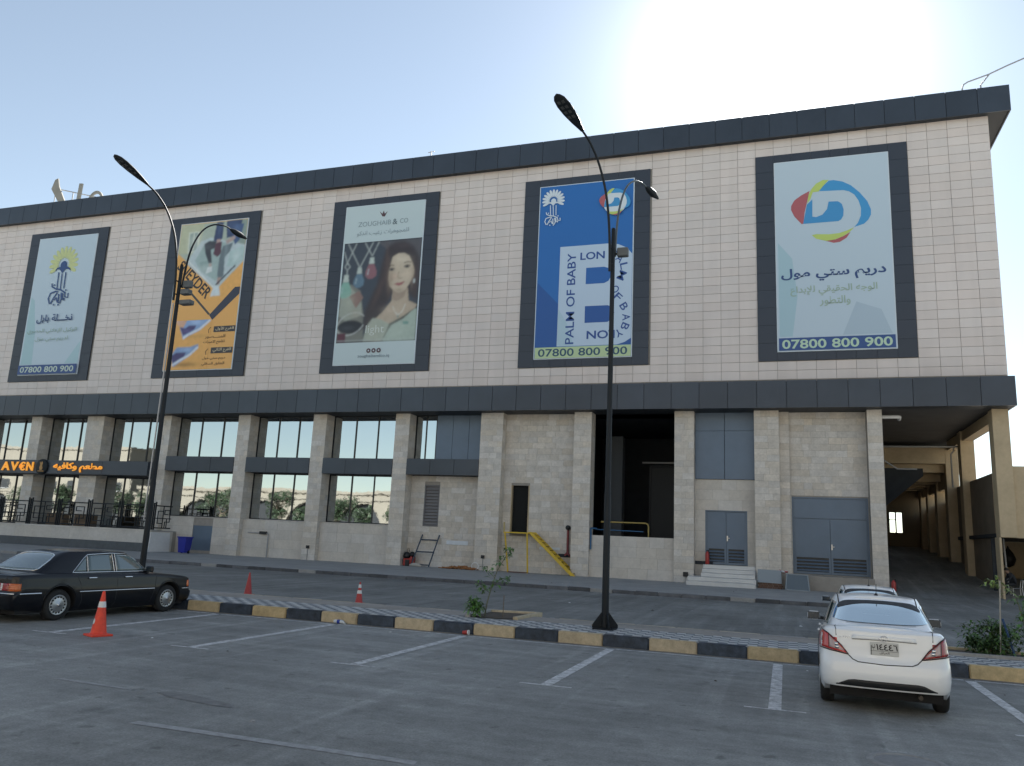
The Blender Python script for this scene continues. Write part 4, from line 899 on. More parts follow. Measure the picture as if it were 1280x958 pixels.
wb = MB().add([(-41.70,45.05,.16),(-41.66,45.05,1.50),(-41.66,46.9,1.50),(-41.55,46.9,.16),(-41.66,45.05,.16),(-41.60,45.05,1.50),(-41.60,46.9,1.50),(-41.50,46.9,.16)], [(0,1,2,3),(5,4,7,6),(4,0,3,7),(1,5,6,2),(3,2,6,7),(4,5,1,0)])
wb.build('leaning_board', WHITEP, origin=(-41.6,46,.15), label='large plain white board leaning on the end of the cafe terrace', cat='board')
bn = thing('wheelie_bin', 'blue plastic bin standing by the white board', 'bin', (-39.7, 46.3, .15))
b = MB(); v = [(-.27,-.27,.06),(.27,-.27,.06),(.27,.27,.06),(-.27,.27,.06),(-.34,-.34,1.06),(.34,-.34,1.06),(.34,.34,1.06),(-.34,.34,1.06)]
b.add([(x-39.7, y+46.3, z+.15) for x, y, z in v], [(0,3,2,1),(4,5,6,7),(0,1,5,4),(1,2,6,5),(2,3,7,6),(3,0,4,7)]).build('body', BLUEM, bn)
MB().cbox(-40.10,45.90,1.212,-39.30,46.70,1.29,.03).build('lid', BLUEM, bn)
for wx in (-39.98, -39.42): MB().lathe([(.0,-.04),(.11,-.04),(.11,.04),(.0,.04)], (wx,46.42,.26), 14, 'x').build('wheel', BLACKM, bn)

# ================================================================== across the car park, behind the camera (some seen in the shop glass, some added for bounce light)
BEIGE = mat('beige_render', (.20, .18, .145), .85, n=(.4, .08, 4)); SHADE = mat('dark_opening', (.03, .032, .035), .3)
CONC = mat('pale_concrete', (.36, .36, .355), .9, n=(.15, .1, 5), n2=(2, .08, 5))
sheet('bounce_forecourt', CONC, -160, -200, 120, -3.0, .002)  # pale sheet added behind the camera to bounce sunlight on to the facade
def block(name, label, cat, x0, x1, y, h, bays, arches):
    o = thing(name, label, cat, ((x0+x1)/2, y, 0)); bw = (x1-x0)/bays
    MB().box(x0, y-14, 0, x1, y-.9, h).build('wall', BEIGE, o)
    pw = .55; ah = min(7.4, h*.86)
    for k in range(bays):                                   # arcade bays: piers, arch heads, then windows above
        a, c = x0+k*bw, x0+(k+1)*bw
        if arches:
            r = bw/2-pw; b = MB(); n = 14; zc = ah-r-.3
            arc = [((a+c)/2+r*cos(pi-pi*i/n), zc+r*sin(pi-pi*i/n)) for i in range(n+1)]
            b.box(a, y-.9, 0, a+pw, y, zc).box(c-pw, y-.9, 0, c, y, zc)
            for i in range(n):
                p, q = arc[i], arc[i+1]
                b.add([(p[0],y,p[1]),(q[0],y,q[1]),(q[0],y,ah),(p[0],y,ah),(p[0],y-.9,p[1]),(q[0],y-.9,q[1])], [(1,0,3,2),(0,1,5,4)])
            b.box(a, y-.9, zc, a+pw, y, ah).box(c-pw, y-.9, zc, c, y, ah)
            b.build('arch', BEIGE, o); bar('shop_glass', SHADE, o, a+pw, y-.89, 0, c-pw, y-.86, ah-.35)
        z = ah+.9
        while z+1.9 < h-.5:
            bar('window', SHADE, o, a+bw*.28, y-.92, z, c-bw*.28, y-.85, z+1.7); bar('window_sill', CONC, o, a+bw*.24, y-.9, z-.14, c-bw*.24, y-.72, z-.02); z += 3.3
    MB().box(x0-.3, y-1.2, ah, x1+.3, y+.25, ah+.5).build('cornice', BEIGE, o)
    MB().box(x0-.3, y-14.2, h, x1+.3, y-.6, h+.6).build('parapet', BEIGE, o); return o
block('arcade_building', 'beige arcaded building mirrored in the lower shop windows', 'building', -118, -52, -26, 8.6, 6, True)
block('apartment_building', 'taller beige apartment block mirrored in the cafe windows', 'building', -190, -124, -30, 16.5, 11, True)
block('apartment_building', 'unseen beige block added behind the viewer to bounce sunlight into the shade', 'building', -46, 60, -24, 24, 18, False)  # unseen block added to throw sunlight back on to the shaded lot
def leaf_cloud(b, cen, rad, n, size, mi=(0, 1), seed=0):
    rr = random.Random(seed)
    for k in range(n):
        while True:
            p = Vector((rr.uniform(-1,1), rr.uniform(-1,1), rr.uniform(-1,1)))
            if .25 < p.length < 1: break
        c = Vector(cen)+Vector((p.x*rad[0], p.y*rad[1], p.z*rad[2]))
        d = Vector((rr.gauss(0,1), rr.gauss(0,1), rr.gauss(0,.7)+.2)).normalized(); e = d.cross(Vector((rr.gauss(0,1), rr.gauss(0,1), rr.gauss(0,1)))).normalized()
        s = size*rr.uniform(.6,1.3)
        b.add([c-d*s, c+e*s*.42, c+d*s, c-e*s*.42], [(0,1,2,3)], rr.choice(mi))
def tree(x, y, h, label, seed, pale=False):
    rr = random.Random(seed); o = thing('tree', label, 'tree', (x, y, 0), 0, 'trees before the arcaded building')
    b = MB(); b.tube([(x,y,0),(x+.1,y,h*.25),(x-.15,y+.1,h*.5),(x,y,h*.7)], [.22,.17,.13,.06], 8)
    for k in range(6):
        a = rr.uniform(0,2*pi); b.tube([(x,y,h*(.38+.05*k)),(x+cos(a)*h*.13,y+sin(a)*h*.13,h*(.55+.05*k)),(x+cos(a)*h*.24,y+sin(a)*h*.24,h*(.66+.05*k))], [.09,.06,.02], 6)
    b.build('trunk', mat('pale_bark', (.42,.38,.31), .9, n=(6,.2,4)) if pale else BARK, o)
    b = MB()
    for k in range(16):
        a = rr.uniform(0,2*pi); d = rr.uniform(.05,.28)*h
        leaf_cloud(b, (x+cos(a)*d, y+sin(a)*d, h*rr.uniform(.5,.95)), (h*.15,h*.15,h*.11), 130, .22, (0,0,1), seed*50+k)
    b.build('crown', [mat('street_tree_leaf', (.030,.052,.022), .6, rnd=.4), mat('street_tree_leaf_dark', (.016,.030,.014), .6, rnd=.4)], o)
for k, (x, y, h) in enumerate(((-54,-13,6.8),(-60,-11,6.2),(-66,-14,7.4),(-71,-11,5.6),(-77,-13,7.8),(-83,-11,5.9),(-90,-15,8.0),(-96,-12,6.0),(-103,-13,7.6),(-112,-15,8.5),(-121,-13,8.0),(-132,-15,9.0))):
    tree(x, y, h, ('nearest','second','third','fourth','fifth','sixth','seventh','eighth','ninth','tenth','eleventh','farthest')[k]+' leafy tree of the row mirrored in the shop windows, counted towards the cafe', 11+k, k % 2 == 1)

# ================================================================== street lamps on the median
LENS = mat('lamp_lens', (.055,.058,.06), .3)
def street_lamp(x, y, th, label):
    o = thing('street_lamp', label, 'street lamp', (x, y, .235), 0, 'tall black street lamps on the median'); B = .235
    st, ct = sin(th), -cos(th)
    Q = lambda r, z: (x+r*st, y+r*ct, z)
    MB().lathe([(.085,0),(.082,.6),(.076,3.0),(.068,3.02),(.060,6.5),(.050,9.42),(.04,9.46),(0,9.46)], (x,y,B), 14).build('pole', BLACKM, o)
    b = MB().cbox(x-.24,y-.24,B,x+.24,y+.24,B+.03,.008)
    for k in range(4):
        a = k*pi/2+.5; b.add([(x+.09*cos(a),y+.09*sin(a),B+.03),(x+.30*cos(a),y+.30*sin(a),B+.03),(x+.30*cos(a),y+.30*sin(a),B+.09),(x+.09*cos(a),y+.09*sin(a),B+.36)]+[(x+.09*cos(a)-.012*sin(a)*2,y+.09*sin(a)+.024*cos(a),B+.03),(x+.30*cos(a)-.024*sin(a),y+.30*sin(a)+.024*cos(a),B+.03),(x+.30*cos(a)-.024*sin(a),y+.30*sin(a)+.024*cos(a),B+.09),(x+.09*cos(a)-.024*sin(a),y+.09*sin(a)+.024*cos(a),B+.36)], [(0,1,2,3),(7,6,5,4),(0,4,5,1),(1,5,6,2),(2,6,7,3),(3,7,4,0)])
    b.build('base_plate', BLACKM, o)
    # long arm over the car park: leaves the pole low on a clamp and bows outwards
    arm = [Q(.14,8.55),Q(.16,9.2),Q(.24,9.9),Q(.42,10.55),Q(.75,11.1),Q(1.15,11.45),Q(1.55,11.62)]
    MB().tube(smooth_path(arm), [.034-.008*i/30 for i in range(31)], 8).build('arm', BLACKM, o)
    for z in (8.75, 9.15): MB().tube([Q(.0,z),Q(.17,z)], .022, 6).build('clamp', BLACKM, o)
    # leaf shaped lamp head with its diodes on the underside
    P0, P1 = Vector(Q(1.5,11.60)), Vector(Q(2.62,11.98)); d = (P1-P0).normalized(); sx = Vector((cos(th), sin(th), 0)); nz = d.cross(sx).normalized()
    if nz.z < 0: nz = -nz
    prof = [(0,.045,.05),(.10,.07,.06),(.25,.115,.07),(.5,.165,.08),(.72,.178,.075),(.88,.15,.065),(.97,.085,.045),(1,.02,.03)]
    L = (P1-P0).length; vs, fs = [], []; n = 12
    for t, wd, hh in prof:
        c = P0+d*(L*t)
        for k in range(n):
            a = 2*pi*k/n; zz = sin(a)*hh*(1.0 if sin(a) > 0 else .35); vs.append(c+sx*(cos(a)*wd)+nz*zz)
    for i in range(len(prof)-1):
        for k in range(n): fs.append((i*n+k, i*n+(k+1) % n, (i+1)*n+(k+1) % n, (i+1)*n+k))
    b = MB().add(vs, fs, 0, True); b.add(vs[:n], [list(range(n))[::-1]]); b.add(vs[-n:], [list(range(n))])
    hd = b.build('lamp_head', BLACKM, o)
    for k in range(4):
        for s in (-1, 1):
            c = P0+d*(L*(.42+.13*k))+sx*(s*.055)-nz*.034
            q = [c+d*.04+sx*.035, c+d*.04-sx*.035, c-d*.04-sx*.035, c-d*.04+sx*.035]
            MB().add(q+[p+nz*.015 for p in q], [(3,2,1,0),(0,1,5,4),(1,2,6,5),(2,3,7,6),(3,0,4,7)]).build('diode_lens', LENS, hd)
    # short arm over the road with a small head
    R = lambda r, z: Q(-r, z)
    MB().tube(smooth_path([R(.10,9.0),R(.14,9.6),R(.26,10.3),R(.55,10.95),R(.95,11.32),R(1.4,11.45),R(1.7,11.42)]), [.03-.007*i/30 for i in range(31)], 8).build('arm', mat('galvanised_arm', (.10,.12,.13), .4, .4) if th < -.25 else BLACKM, o)
    a, c = Vector(R(1.62,11.43)), Vector(R(2.3,11.36)); e = (c-a).normalized(); b = MB()
    b.tube([a, a+e*.15, a+e*.4, c], [.035,.085,.10,.03], 8).build('lamp_head', BLACKM, o)
    # floodlight boxes clamped to the pole
    fx = x+.30
    f = MB().cbox(x+.09,y+.02,8.98,x+.36,y+.18,9.20,.02).build('floodlight', mat('flood_grey', (.09,.10,.105), .5), o)
    MB().tube([(x,y,9.05),(x+.12,y+.1,9.05)], .03, 6).build('bracket', BLACKM, o)
    if th > -.25:
        MB().cbox(x+.10,y-.05,8.44,x+.50,y+.16,8.58,.02).cbox(x+.12,y-.08,8.74,x+.42,y+.12,8.90,.02).build('floodlight', mat('flood_grey', (.09,.10,.105)), o)
        MB().tube([(x,y,8.5),(x+.14,y,8.5)], .03, 6).build('bracket', BLACKM, o)
    MB().tube([(x-.115,y-.02,8.5),(x-.13,y-.02,4.0),(x-.14,y-.02,2.2)], .022, 6).build('cable_conduit', mat('pale_conduit', (.45,.46,.47), .5), o) if th > -.25 else None
street_lamp(-3.85, 18.12, radians(-19), 'tall black street lamp standing in the open between planting bed and white car')
street_lamp(-16.88, 18.12, radians(-9), 'tall black street lamp rising behind the nose of the black car')

# ================================================================== traffic cones
def cone(x, y, h, colr, label, bands, patch=False):
    o = thing('traffic_cone', label, 'traffic cone', (x, y, 0), random.uniform(-.4,.4), 'orange traffic cones', local=True)
    M_ = mat('cone_'+colr, srgb(colr), .5, n=(14,.12,5)); r0, r1 = h*.175, h*.03
    hw = h*.24; b = MB().cbox(-hw,-hw,.0,hw,hw,h*.045,h*.012); b.build('base', M_, o)
    R = lambda t: r0+(r1-r0)*t
    MB().lathe([(R(0)*1.12,h*.045),(R(.03),h*.075)]+[(R(t/12),h*.05+h*.95*t/12) for t in range(1,13)]+[(0,h*1.0)], (0,0,0), 24).build('body', M_, o)
    for t0, t1 in bands:
        MB().lathe([(R(t0)+.004,h*.05+h*.95*t0),(R(t1)+.004,h*.05+h*.95*t1)], (0,0,0), 24).build('reflective_band', WHITEP, o)
    if patch:
        q = MB(); vs = []
        for u, v in ((-.9,.24),(-.3,.22),(.25,.26),(.2,.33),(-.2,.37),(-.6,.34),(-.95,.30)):
            a = -pi/2+.15+u*.55; vs.append(((R(v)+.005)*cos(a), (R(v)+.005)*sin(a), h*.05+h*.95*v))
        q.add(vs, [list(range(7))]).build('worn_patch', WHITEP, o)
    return o
cone(-12.10, 12.12, .80, 'e2452c', 'large bright orange cone with white collar in front of the black car', [(.62,.76)], True)
cone(-16.15, 21.95, .70, 'a5383a', 'plain faded red cone without bands standing across the median', [])
cone(-12.18, 21.95, .64, 'b23c3c', 'small red cone with two white bands beyond the checkered median', [(.44,.60),(.72,.88)])

# ================================================================== cars
MGLASS = mat('mirror_face', (.02,.03,.04), .15)
GLASSB = mat('tinted_glass', (.05,.085,.085), .03, 0, spec=1.0, coat=1.0)
GLASSW = mat('pale_glass', (.46,.54,.55), .03, .75, spec=1.0, coat=1.0)
TYRE = mat('tyre_rubber', (.016,.017,.018), .85, n=(30,.15,3)); CHROME = mat('chrome', (.62,.63,.64), .18, 1.0)
ALLOY = mat('alloy_wheel', (.42,.43,.44), .32, .85); BLKT = mat('black_trim', (.012,.013,.015), .5); WELL = mat('wheel_well', (.008,.008,.009), .9)
def pch(tab):
    X = [p[0] for p in tab]; Y = [p[1] for p in tab]; n = len(X); m = []
    dl = [(Y[i+1]-Y[i])/(X[i+1]-X[i]) for i in range(n-1)]
    for i in range(n):
        if i in (0, n-1): m.append(dl[0] if i == 0 else dl[-1])
        else: m.append(0 if dl[i-1]*dl[i] <= 0 else 2*dl[i-1]*dl[i]/(dl[i-1]+dl[i]))
    def f(x):
        if x <= X[0]: return Y[0]
        if x >= X[-1]: return Y[-1]
        i = next(k for k in range(n-1) if x <= X[k+1]); h = X[i+1]-X[i]; t = (x-X[i])/h
        return (1+2*t)*(1-t)**2*Y[i]+t*(1-t)**2*h*m[i]+t*t*(3-2*t)*Y[i+1]+t*t*(t-1)*h*m[i+1]
    return f
def outline(w, yr, yf, br, bf, rr, rf, tr, tf, ns=44):
    pts = []; xr = w*tr-rr; NR = 8
    for i in range(NR+1): x = xr*i/NR; pts.append((x, yr+br*(x/w)**2))
    yc = yr+br*(xr/w)**2+rr
    for i in range(1, 7): a = -pi/2+pi/2*i/6; pts.append((xr+rr*cos(a), yc+rr*sin(a)))
    xf = w*tf-rf; yb = yf-bf*(xf/w)**2-rf
    for i in range(1, ns):
        s = i/ns; y = yc+(yb-yc)*s
        pts.append((w*(1-(1-tr)*max(0,1-s/.35)**2-(1-tf)*max(0,(s-.65)/.35)**2), y))
    for i in range(0, 7): a = pi/2*i/6; pts.append((xf+rf*cos(a), yb+rf*sin(a)))
    for i in range(1, NR+1): x = xf*(1-i/NR); pts.append((x, yf-bf*(x/w)**2))
    return pts
def loft(levels, crown, close_bottom=True):
    """levels: lists of (x,y,z) for the right half, rear centre to front centre; mirrored, skinned and roofed over"""
    bm = bmesh.new(); n = len(levels[0]); G = []
    for L in levels:
        r = [bm.verts.new(p) for p in L]; l = [bm.verts.new((-p[0], p[1], p[2])) for p in L]; G.append((r, l))
    for j in range(len(levels)-1):
        for i in range(n-1):
            bm.faces.new((G[j][0][i], G[j][0][i+1], G[j+1][0][i+1], G[j+1][0][i])); bm.faces.new((G[j][1][i+1], G[j][1][i], G[j+1][1][i], G[j+1][1][i+1]))
    def cap(j, cr, flip):
        m = 10; rows = []
        for i in range(n):
            p = levels[j][i]; row = [G[j][0][i]]
            for k in range(1, m):
                t = 1-2*k/m; row.append(bm.verts.new((p[0]*t, p[1], p[2]+cr(p[1])*(1-t*t)*min(1, p[0]/.3))))
            row.append(G[j][1][i]); rows.append(row)
        for i in range(n-1):
            for k in range(m):
                f = (rows[i][k], rows[i+1][k], rows[i+1][k+1], rows[i][k+1])
                bm.faces.new(f[::-1] if flip else f)
    cap(len(levels)-1, crown, False)
    if close_bottom: cap(0, lambda y: 0, True)
    bmesh.ops.remove_doubles(bm, verts=bm.verts[:], dist=1e-4)
    bmesh.ops.dissolve_degenerate(bm, edges=bm.edges[:], dist=1e-5)
    bmesh.ops.recalc_face_normals(bm, faces=bm.faces[:]); return bm
def bm_obj(bm, name, mats, parent, smooth=True, sharp=35):
    me = bpy.data.meshes.new(name); bm.to_mesh(me); bm.free()
    for m in mats: me.materials.append(m)
    for p in me.polygons: p.use_smooth = smooth
    if sharp: me.set_sharp_from_angle(angle=radians(sharp))
    o = bpy.data.objects.new(name, me); COL.objects.link(o)
    if parent: o.parent = parent; ORG[o.name] = org(parent)
    return o
def cut_arches(o, wheels, w):
    for y, r in wheels:
        for s in (-1, 1):
            bmx = bmesh.new(); bmesh.ops.create_cone(bmx, cap_ends=True, segments=40, radius1=r, radius2=r, depth=.62, matrix=Matrix.Translation((s*(w+.02), y, r-.035)) @ Matrix.Rotation(pi/2, 4, 'Y'))
            cm = bpy.data.meshes.new('cutter'); bmx.to_mesh(cm); bmx.free(); cm.materials.append(WELL); cu = bpy.data.objects.new('cutter', cm); COL.objects.link(cu); cu.parent = o.parent
            md = o.modifiers.new('arch', 'BOOLEAN'); md.operation = 'DIFFERENCE'; md.object = cu; md.solver = 'EXACT'; md.material_mode = 'TRANSFER'
            bpy.context.view_layer.update(); ev = o.evaluated_get(bpy.context.evaluated_depsgraph_get())
            me = bpy.data.meshes.new_from_object(ev); o.modifiers.clear(); old = o.data; o.data = me; bpy.data.meshes.remove(old); bpy.data.objects.remove(cu)
    for p in o.data.polygons: p.use_smooth = True
    o.data.set_sharp_from_angle(angle=radians(32))
class Skin:
    """projects flat outlines on to the car's own surface"""
    def __init__(s, objs):
        V, F = [], []
        for o in objs:
            b = len(V); V += [v.co.copy() for v in o.data.vertices]; F += [[b+i for i in p.vertices] for p in o.data.polygons]
        s.t = BVHTree.FromPolygons(V, F)
    def hit(s, mode, a, b, off):
        o, d = {'L': (Vector((-3,a,b)), Vector((1,0,0))), 'R': (Vector((3,a,b)), Vector((-1,0,0))), 'B': (Vector((a,-5,b)), Vector((0,1,0))), 'F': (Vector((a,8,b)), Vector((0,-1,0))), 'T': (Vector((a,b,4)), Vector((0,0,-1)))}[mode]
        p, nn, _, _ = s.t.ray_cast(o, d)
        if p is None: return None
        if nn.dot(d) > 0: nn = -nn
        return p+nn*off
    def patch(s, mb, mode, lo, hi, m=8, off=.005, skirt=.012, mi=0):
        """surface between two polylines of equal length"""
        n = len(lo); g = []
        ca = sum(p[0] for p in lo+hi)/(2*n); cb = sum(p[1] for p in lo+hi)/(2*n)
        for j in range(m+1):
            for i in range(n):
                t = j/m; u, v = lo[i][0]*(1-t)+hi[i][0]*t, lo[i][1]*(1-t)+hi[i][1]*t; p = None; k = 0
                while p is None and k < 40:      # off the edge of the car: step back towards the patch's middle
                    p = s.hit(mode, u+(ca-u)*k*.02, v+(cb-v)*k*.02, off); k += 1
                g.append(p or Vector((0,0,0)))
        fs = [(j*n+i, j*n+i+1, (j+1)*n+i+1, (j+1)*n+i) for j in range(m) for i in range(n-1)]
        b = bmesh.new(); vs = [b.verts.new(p) for p in g]; 
        for f in fs:
            try: b.faces.new([vs[k] for k in f])
            except ValueError: pass
        bmesh.ops.remove_doubles(b, verts=b.verts[:], dist=2e-4); bmesh.ops.recalc_face_normals(b, faces=b.faces[:])
        dirv = {'L': Vector((-1,0,0)), 'R': Vector((1,0,0)), 'B': Vector((0,-1,0)), 'F': Vector((0,1,0)), 'T': Vector((0,0,1))}[mode]
        if sum((f.normal.dot(dirv) for f in b.faces)) < 0: bmesh.ops.reverse_faces(b, faces=b.faces[:])
        if skirt:
            be = [e for e in b.edges if len(e.link_faces) == 1]
            ex = bmesh.ops.extrude_edge_only(b, edges=be)
            for v in ex['geom']:
                if isinstance(v, bmesh.types.BMVert): v.co -= dirv*skirt
        b.verts.index_update(); mb.add([v.co[:] for v in b.verts], [[v.index for v in f.verts] for f in b.faces], mi, True); b.free(); return mb
    def trim(s, mb, mode, pts, r, off=.0, mi=0, sub=4, closed=False):
        P = []; q = pts+[pts[0]] if closed else pts
        for i in range(len(q)-1):
            for k in range(sub):
                t = k/sub; h = s.hit(mode, q[i][0]*(1-t)+q[i+1][0]*t, q[i][1]*(1-t)+q[i+1][1]*t, off)
                if h is not None: P.append(h)
        h = s.hit(mode, *q[-1], off)
        if h is not None: P.append(h)
        if len(P) > 1: mb.tube(P, r, 6, mi)
        return mb
def rng(a, b, n): return [a+(b-a)*i/(n-1) for i in range(n)]
def curve_pts(pts, n=8):
    """Catmull-Rom through 2-D points"""
    P = [pts[0]]+list(pts)+[pts[-1]]; out = []
    for i in range(1, len(P)-2):
        for k in range(n):
            t = k/n; a, b, c, d = P[i-1], P[i], P[i+1], P[i+2]
            out.append(tuple(.5*(2*b[q]+(c[q]-a[q])*t+(2*a[q]-5*b[q]+4*c[q]-d[q])*t*t+(3*b[q]-a[q]-3*c[q]+d[q])*t**3) for q in (0, 1)))
    out.append(P[-2]); return out
def wheel(parent, x, y, r, wd, side, style):
    W = MB().lathe([(r*.62,-wd/2),(r*.86,-wd/2),(r*.95,-wd*.44),(r,-wd*.28),(r,wd*.28),(r*.95,wd*.44),(r*.86,wd/2),(r*.62,wd/2)], (x,y,r), 40, 'x').build('wheel', TYRE, parent)
    sx = side; f = x+sx*wd*.36
    pr = [(0,.05),(r*.10,.05),(r*.18,.035),(r*.42,.030),(r*.55,.018),(r*.62,.035),(r*.65,.03),(r*.65,-.02)]
    MB().lathe([(a, sx*h) for a, h in pr], (f,y,r), 36, 'x').build('rim', ALLOY, W)
    if style == 'holes':
        for k in range(15):
            a = 2*pi*k/15; c = (f+sx*.022, y+r*.50*cos(a), r+r*.50*sin(a)); MB().lathe([(0,sx*.010),(r*.058,sx*.008),(r*.058,-.004)], c, 10, 'x').build('rim_hole', WELL, W)
        MB().lathe([(0,sx*.062),(r*.09,sx*.058),(r*.10,sx*.04)], (f,y,r), 16, 'x').build('hub_cap', CHROME, W)
    else:
        for k in range(8):
            a = 2*pi*k/8; c = (f+sx*.028, y+r*.47*cos(a), r+r*.47*sin(a)); MB().lathe([(0,sx*.008),(r*.07,sx*.006),(r*.07,-.004)], c, 10, 'x').build('rim_hole', WELL, W)

def sedan(o, P, paint):
    zt, zb = pch(P['zt']), pch(P['zb']); lv = []
    for t, dx, dr, df in P['lev']:
        w = P['w']-dx; L = outline(w, P['yr']+dr, P['yf']-df, P['br'], P['bf'], P['rr'], P['rf'], P['tr'], P['tf'])
        lv.append([(x, y, zb(y)+(zt(y)-zb(y))*t) for x, y in L])
    body = bm_obj(loft(lv, lambda y: P['crown']), 'body', [paint, WELL], o)
    cut_arches(body, P['wh'], P['w'])
    lv = []; (w0,yr0,yf0,z0), (w1,yr1,yf1) = P['cb'], P['ct']; zr = pch(P['roof']); n = None
    for a, h in ((0,0),(.12,.13),(.3,.33),(.5,.55),(.7,.76),(.85,.89),(.94,.96),(1,1)):
        w = w0+(w1-w0)*a; yr = yr0+(yr1-yr0)*a; yf = yf0+(yf1-yf0)*a
        L = outline(w, yr, yf, P['cbr'], P['cbf'], P['crr'], P['crf'], P['ctr'], P['ctf'], 24); s0 = yr0; s1 = yf0
        lv.append([(x, y, z0(y)*(1-h)+zr(y)*h) for x, y in L])
    cab = bm_obj(loft(lv, lambda y: P['rcrown'], True), 'cabin', [paint], o)
    return body, cab, Skin([body, cab])
CLEARG = mat('clear_car_glass', (.5,.6,.6), .02)
_t = CLEARG.node_tree; _o = [q for q in _t.nodes if q.type == 'OUTPUT_MATERIAL'][0]
_a = _t.nodes.new('ShaderNodeBsdfTransparent'); _a.inputs[0].default_value = (.72,.80,.79,1); _b = _t.nodes.new('ShaderNodeBsdfGlossy'); _b.inputs['Roughness'].default_value = .02; _b.inputs[0].default_value = (.80,.88,.88,1)
_f = _t.nodes.new('ShaderNodeLayerWeight'); _f.inputs[0].default_value = .45; _x = _t.nodes.new('ShaderNodeMapRange'); _x.inputs[3].default_value = .78; _x.inputs[4].default_value = .95; _t.links.new(_f.outputs['Fresnel'], _x.inputs[0])
_m = _t.nodes.new('ShaderNodeMixShader'); _t.links.new(_x.outputs[0], _m.inputs[0]); _t.links.new(_a.outputs[0], _m.inputs[1]); _t.links.new(_b.outputs[0], _m.inputs[2]); _t.links.new(_m.outputs[0], _o.inputs['Surface'])
PBLACK = mat('black_car_paint', (.003,.0038,.007), .30, 0, spec=.25, coat=.32)
PWHITE = mat('white_car_paint', (.80,.83,.86), .30, 0, spec=.5, coat=.8)
AMBER = mat('amber_lens', (.55,.12,.02), .25, coat=.6); REDL = mat('red_lens', (.28,.012,.012), .2, coat=.8); REDB = mat('bright_red_lens', (.50,.03,.025), .2, coat=.8)
CLEARL = mat('clear_lens', (.42,.30,.30), .2, coat=.8); SEAM = mat('panel_gap', (.03,.032,.036), .7); LAMPG = mat('headlamp_glass', (.45,.47,.48), .15, coat=1)
# ---------------- black saloon, nose to the kerb
bc = thing('parked_car', 'black older saloon with chrome trims parked nose to the kerb', 'car', (-15.36, 13.40, 0), radians(-4.0), 'parked cars', local=True)
P = dict(w=.91, yr=-1.12, yf=3.80, br=.06, bf=.06, rr=.15, rf=.16, tr=.975, tf=.965, crown=.022, wh=((0,.375),(2.935,.375)),
    zt=[(-1.12,.925),(-.95,.945),(-.5,.965),(.3,.955),(1.5,.935),(2.5,.925),(2.9,.90),(3.4,.845),(3.65,.80),(3.8,.755)],
    zb=[(-1.12,.27),(-.7,.24),(-.4,.20),(2.4,.19),(3.3,.20),(3.8,.24)],
    lev=[(0,.09,.06,.05),(.08,.045,.02,.01),(.20,.015,.0,.0),(.42,.0,.0,.0),(.47,.0,.03,.04),(.50,.0,.045,.06),(.66,.0,.055,.07),(.70,.006,.056,.071),(.86,.012,.060,.076),(.945,.020,.066,.084),(.985,.042,.085,.11),(1,.075,.12,.15)],
    cb=(.795,-.62,2.58,lambda y: .925), ct=(.635,.16,1.86), roof=[(-.6,1.36),(.16,1.395),(.9,1.412),(1.5,1.408),(1.86,1.388),(2.6,1.35)], rcrown=.022, cbr=.05, cbf=.12, crr=.15, crf=.12, ctr=.94, ctf=.96)
body, cab, sk = sedan(bc, P, PBLACK)
b = MB(); top = curve_pts([(-.60,1.10),(-.55,1.26),(-.44,1.335),(0,1.36),(.44,1.335),(.55,1.26),(.60,1.10)], 6)
lo_ = [(p[0]*1.0, 1.02-.012*(1-(p[0]/.66)**2)) for p in top]
sk.patch(b, 'B', lo_, top, 8, .006, .01).build('rear_window', GLASSB, bc)
b = MB(); sk.trim(b, 'B', top, .014, .006, 0, 2); sk.trim(b, 'B', [(-.60,1.10),(-.62,1.04),(-.58,1.012),(0,1.004),(.58,1.012),(.62,1.04),(.60,1.10)], .014, .006, 0, 6); b.build('rear_window_trim', CHROME, bc)
